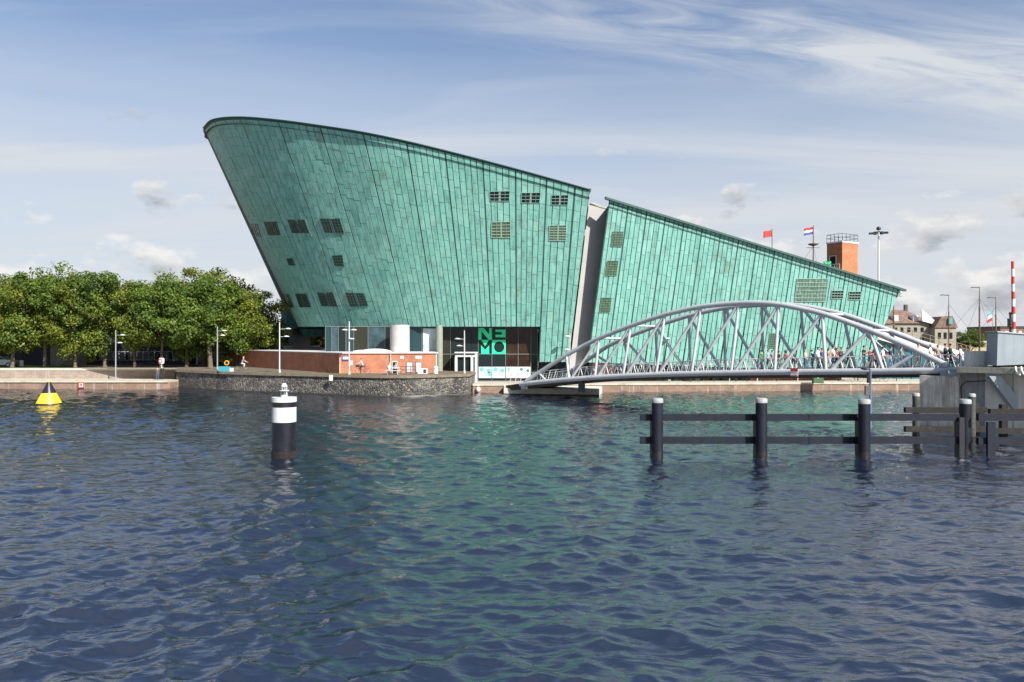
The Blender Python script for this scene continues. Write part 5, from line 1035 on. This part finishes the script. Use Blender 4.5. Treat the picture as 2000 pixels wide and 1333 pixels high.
    for c in cen_:
        t_ = np.clip(((c-A0)*D0).sum(1)/LL, 0, 1); dd = ((A0+D0*t_[:, None]-c)**2).sum(1); j = int(dd.argmin()); zn, za = segs[j][2], segs[j][3]
        if zn == 'upper': m_ = 0 if t_[j] < .75 or not sleeves else 2
        elif zn == 'skin' and za == 'upper': m_ = 2
        elif zn == 'shirt': m_ = 0
        elif zn == 'leg': m_ = 1
        elif zn == 'calf': m_ = 2 if shorts else 1
        elif zn == 'shoe': m_ = 4
        elif zn == 'head': m_ = 3 if (c[2] > (ph0+.735)*k or c[1] < (lean+.0)*k) else 2
        else: m_ = 2
        idx.append(m_)
    nm.polygons.foreach_set('material_index', idx); nm.polygons.foreach_set('use_smooth', [True]*len(nm.polygons))
    o = link('person', nm); o.location = loc; o.rotation_euler = (0, 0, rz); tag(o, label, 'person', group)
    hm_ = MB(); hm_.ball((0, (lean+.015)*k, (ph0+.745)*k), (.088*k, .105*k, .075*k), 12, 7)
    if long_hair: hm_.ball((0, (lean-.06)*k, (ph0+.62)*k), (.085*k, .05*k, .17*k), 10, 6)
    hm_.build('hair', HAIR[hair], o)
    if bag: b_ = MB(); b_.ball((0, -.17*k, (ph0+.3)*k), (.15*k, .10*k, .21*k), 12, 7); b_.build('backpack', bag, o)
    return o
rzb = math.atan2(bdir.y, bdir.x); toR, toL = rzb-math.pi/2, rzb+math.pi/2      # figures face +Y in their own frame
def onb(x, off): q, s = bhit(x, off); return (q.x, q.y, deckz(s)+.125)
J = cm('navy', (.02, .028, .06)); Kb = cm('black', (.012, .012, .014)); Wt = cm('white', (.72, .72, .74)); Gn = cm('green', (.02, .17, .035)); Lb = cm('lightblue', (.22, .33, .48)); Rd_ = cm('red', (.30, .02, .03)); Jn = cm('jeans', (.06, .10, .19)); Bl = cm('blue', (.03, .06, .27)); Tn = cm('tan', (.36, .21, .10)); Gy = cm('grey', (.18, .19, .2)); Dk = cm('charcoal', (.022, .028, .028)); Tl = cm('teal', (.06, .17, .16)); Kh = cm('khaki', (.28, .21, .13)); Jl = cm('paleblue', (.2, .29, .42)); Ca = cm('camo', (.06, .06, .04))
PB = [
 (1488, 2.2, toL, 'person in green shirt and cap with navy trousers on the bridge', Gn, J, dict(pose='stand', h=1.78)),
 (1500, 2.6, toR, 'person in light blue shirt standing beside the green shirted one', Lb, J, dict(pose='stand', hair='brown', h=1.80)),
 (1521, 3.6, toR, 'person with long black hair in dark clothes on the bridge', Kb, Gy, dict(pose='walk', long_hair=True, h=1.66)),
 (1549, 3.2, toR, 'person in navy top and dark shorts half hidden by a diagonal tube', J, Kb, dict(shorts=True, h=1.76, ph=-1)),
 (1587, 2.6, toL, 'person in black top reaching sideways with a blue backpack', Kb, Kb, dict(pose='lean', h=1.66, bag=Bl)),
 (1597.5, 2.0, toR, 'person in white t-shirt and dark trousers with sunglasses before a grey strut', Wt, J, dict(pose='stand', h=1.86)),
 (1605, 3.0, toR, 'person in bright blue shirt and dark trousers on the bridge', Bl, Kb, dict(pose='walk', h=1.78)),
 (1618, 3.4, toR, 'person in tan top and denim shorts with dark hair', Tn, Jl, dict(shorts=True, long_hair=True, h=1.76, sleeves=False)),
 (1627, 2.4, toR, 'tall person in white t-shirt and grey trousers on the bridge', Wt, Gy, dict(pose='walk', h=1.93)),
 (1643, 2.2, toR, 'person in camouflage top holding something with both hands', Ca, J, dict(pose='phone', h=1.80, hair='brown', shorts=True)),
 (1687, 1.8, toR, 'tall person in black t-shirt and jeans handing something over', Kb, Jn, dict(pose='phone', h=1.88)),
 (1699, 1.9, toR, 'person in red shirt and dark trousers beside the black shirted one', Rd_, Kb, dict(pose='phone', h=1.72, ph=-1)),
 (1724, 3.6, toR, 'person in white shirt with bag walking behind a leaning strut', Wt, Dk, dict(pose='walk', h=1.76, hair='dark')),
 (1739, 2.4, toR, 'person in navy shirt with red print and pale jeans striding', J, Jl, dict(pose='walk', h=1.74, ph=1)),
 (1793, 3.8, toR, 'person in teal shirt and khaki shorts on the bridge', Tl, Kh, dict(pose='walk', shorts=True, h=1.9, hair='red')),
 (1817, 3.2, toR, 'bald person in white shirt and dark shorts', Wt, Dk, dict(pose='walk', shorts=True, h=1.84, hair='grey', ph=-1)),
 (1846, 2.6, toR, 'person in dark jacket and shorts looking down at a phone', Dk, Kb, dict(pose='phone', shorts=True, h=1.85, sleeves='long')),
 (1856, 2.2, toR, 'person in dark green sweater and trousers beside the dark jacketed one', cm('bottle', (.015, .035, .025)), Dk, dict(pose='walk', h=1.82, sleeves='long')),
 (1876, 2.0, toL, 'person in white top and blue jeans with shoulder bag and red hair', Wt, Jn, dict(pose='stand', h=1.68, hair='red', long_hair=True))]
PB += [
 (1508, 4.4, toR, 'person in grey shirt half hidden behind the light blue shirted one', Gy, J, dict(h=1.74)),
 (1534, 4.6, toL, 'person in dark red top behind the crossing tubes', Rd_, Kb, dict(h=1.70, long_hair=True)),
 (1574, 4.2, toL, 'person in pale shirt leaning on the far railing', cm('sand', (.42, .36, .28)), Jn, dict(pose='lean', h=1.70, hair='blond')),
 (1611, 4.6, toR, 'person in charcoal top behind the bright blue shirted one', Dk, Jn, dict(h=1.80)),
 (1634, 4.4, toR, 'person in red top and dark trousers behind the camouflage top', Rd_, J, dict(h=1.74, ph=-1)),
 (1656, 4.2, toL, 'person in black jacket walking away by the far railing', Kb, Kb, dict(h=1.78, sleeves='long')),
 (1711, 4.5, toR, 'person in blue top just right of the red shirted one', Bl, J, dict(h=1.72, hair='brown')),
 (1760, 4.2, toR, 'person in grey top and jeans between two diagonal tubes', Gy, Jn, dict(h=1.76)),
 (1831, 4.6, toR, 'person in khaki shirt behind the end of the arch', Kh, J, dict(h=1.76))]
for x, off, rz_, lab, sh_, tr_, kw in PB: person(lab, onb(x, off), rz_, sh_, tr_, **kw)
q = W(308.5, 742.3, 1.0); person('person in brown jacket and blue jeans on the low quay landing', (q.x, 103.2, 1.0), .2, cm('brown', (.12, .08, .06)), Jn, hair='brown', pose='stand', h=1.68, sleeves='long', group='people on the quays')
person('person in dark coat standing beside the brown jacketed one on the landing', (XZ(317, 103.6), 103.6, 1.0), -.3, Dk, Dk, hair='dark', pose='stand', h=1.80, sleeves='long', group='people on the quays')
for x, lab in ((1318.5, 'person in dark clothes at the roof edge of the copper wedge, left of a pair'), (1327, 'person in black shirt at the roof edge of the copper wedge, right of a pair')):
    q = P(x, 430, 100.5); person(lab, (q.x, 100.6, q.z-1.62), .3, Kb, Kb, pose='stand', group='people on the roof', hair='brown')
def bicycle(label, loc, rz, frame=m_black, basket=True, group='bicycles'):
    t = thing('bicycle', label, 'bicycle', group, loc, rz)     # rides towards +Y
    for yy_ in (-.52, .52):
        pm = MB(); R_ = Matrix.Rotation(math.pi/2, 3, 'Z'); pm.torus((0, yy_, .34), .32, .02, 'Y', 22, 5, rot=R_); w_ = pm.build('wheel', m_black, t)
        pm = MB()
        for k in range(8): a = k*math.pi/4; pm.cyl((0, yy_, .34), (0, yy_+.31*math.cos(a), .34+.31*math.sin(a)), .004, n=3)
        pm.build('spokes', m_gpost, w_)
    pm = MB(); a_, b_, c_, d_, e_ = (0, -.52, .34), (0, -.08, .30), (0, -.2, .80), (0, .36, .82), (0, .52, .34)
    for p0_, p1_ in ((a_, b_), (b_, c_), (a_, c_), (b_, d_), (c_, d_), (d_, e_), (d_, (0, .31, 1.02))): pm.cyl(p0_, p1_, .018, n=6)
    pm.cyl((-.27, .22, 1.03), (.27, .22, 1.03), .013, n=6); pm.cyl((0, .31, 1.02), (0, .22, 1.03), .015, n=6); pm.build('frame', frame, t)
    pm = MB(); pm.ball((0, -.22, .93), (.10, .15, .05), 10, 6); pm.cyl((0, -.2, .8), (0, -.22, .92), .014, n=6); pm.build('saddle', m_black, t)
    if basket: pm = MB(); pm.b2(-.2, .2, .42, .78, .78, 1.08); pm.build('basket', m_dark, t)
    return t
def cyclist(x, ygr, z, rz, lab, lab2, shirt, tr_, dd=None, basket=True, **kw):
    d = dd or F*(H-z)/(ygr-YH); loc = (XZ(x, d), d, z); bicycle(lab2, loc, rz, basket=basket); person(lab, loc, rz, shirt, tr_, pose='ride', group='people on the quays', **kw)
cyclist(709, 733, 2.34, math.pi/2, 'person in cream top riding a bicycle with a black basket past the lit brick wall', 'black bicycle with front basket ridden past the lit brick wall', cm('cream', (.55, .50, .40)), J, dd=88.9, hair='brown', sleeves='long')
cyclist(472, 725.5, 2.34, -.9, 'person in dark top and white trousers cycling past the shaded brick wall', 'bicycle ridden past the shaded brick wall', Gy, Wt, dd=98.0, basket=False, hair='blond')
cyclist(1673, 747, 1.0, math.pi/2, 'person in dark red jacket cycling on the quay below the bridge tube', 'bicycle on the quay right of the green cabinet', Rd_, Kb, dd=98.4, basket=False)
cyclist(1722, 747, 1.0, math.pi/2, 'person in red and black cycling on the quay near the signal post', 'bicycle with basket on the quay near the signal post', Kb, Gy, dd=98.8)
cyclist(1356, 750, 1.0, -math.pi/2, 'person in red top cycling on the quay under the middle of the bridge', 'bicycle on the quay under the middle of the bridge', Rd_, Wt, dd=99.0, basket=False)
tb = thing('picnic_table', 'pale table with benches before the lit brick wall', 'table', loc=(XZ(768, 88.7), 88.7, 2.34)); pm = MB(); pm.box((0, 0, .72), (1.5, .7, .05)); pm.build('table_top', m_white, tb)
for s in (-1, 1):
    pm = MB(); pm.box((0, s*.62, .44), (1.5, .28, .05)); pm.build('bench', m_white, tb); pm = MB(); pm.box((s*.55, 0, .36), (.06, 1.3, .06)); pm.cyl((s*.55, -.5, 0), (s*.55, -.1, .7), .03, n=6); pm.cyl((s*.55, .5, 0), (s*.55, .1, .7), .03, n=6); pm.build('leg', m_gpost, tb)
person('white haired person in pale shirt sitting at the table by the brick wall', (XZ(762, 88.7), 88.05, 2.34), 0, cm('pale', (.5, .48, .5)), Gy, hair='grey', pose='sit', group='people on the quays')
person('red haired person in lilac shirt sitting at the table by the brick wall', (XZ(773, 89.3), 89.35, 2.34), math.pi, cm('lilac', (.3, .26, .36)), Kb, hair='red', pose='sit', group='people on the quays')
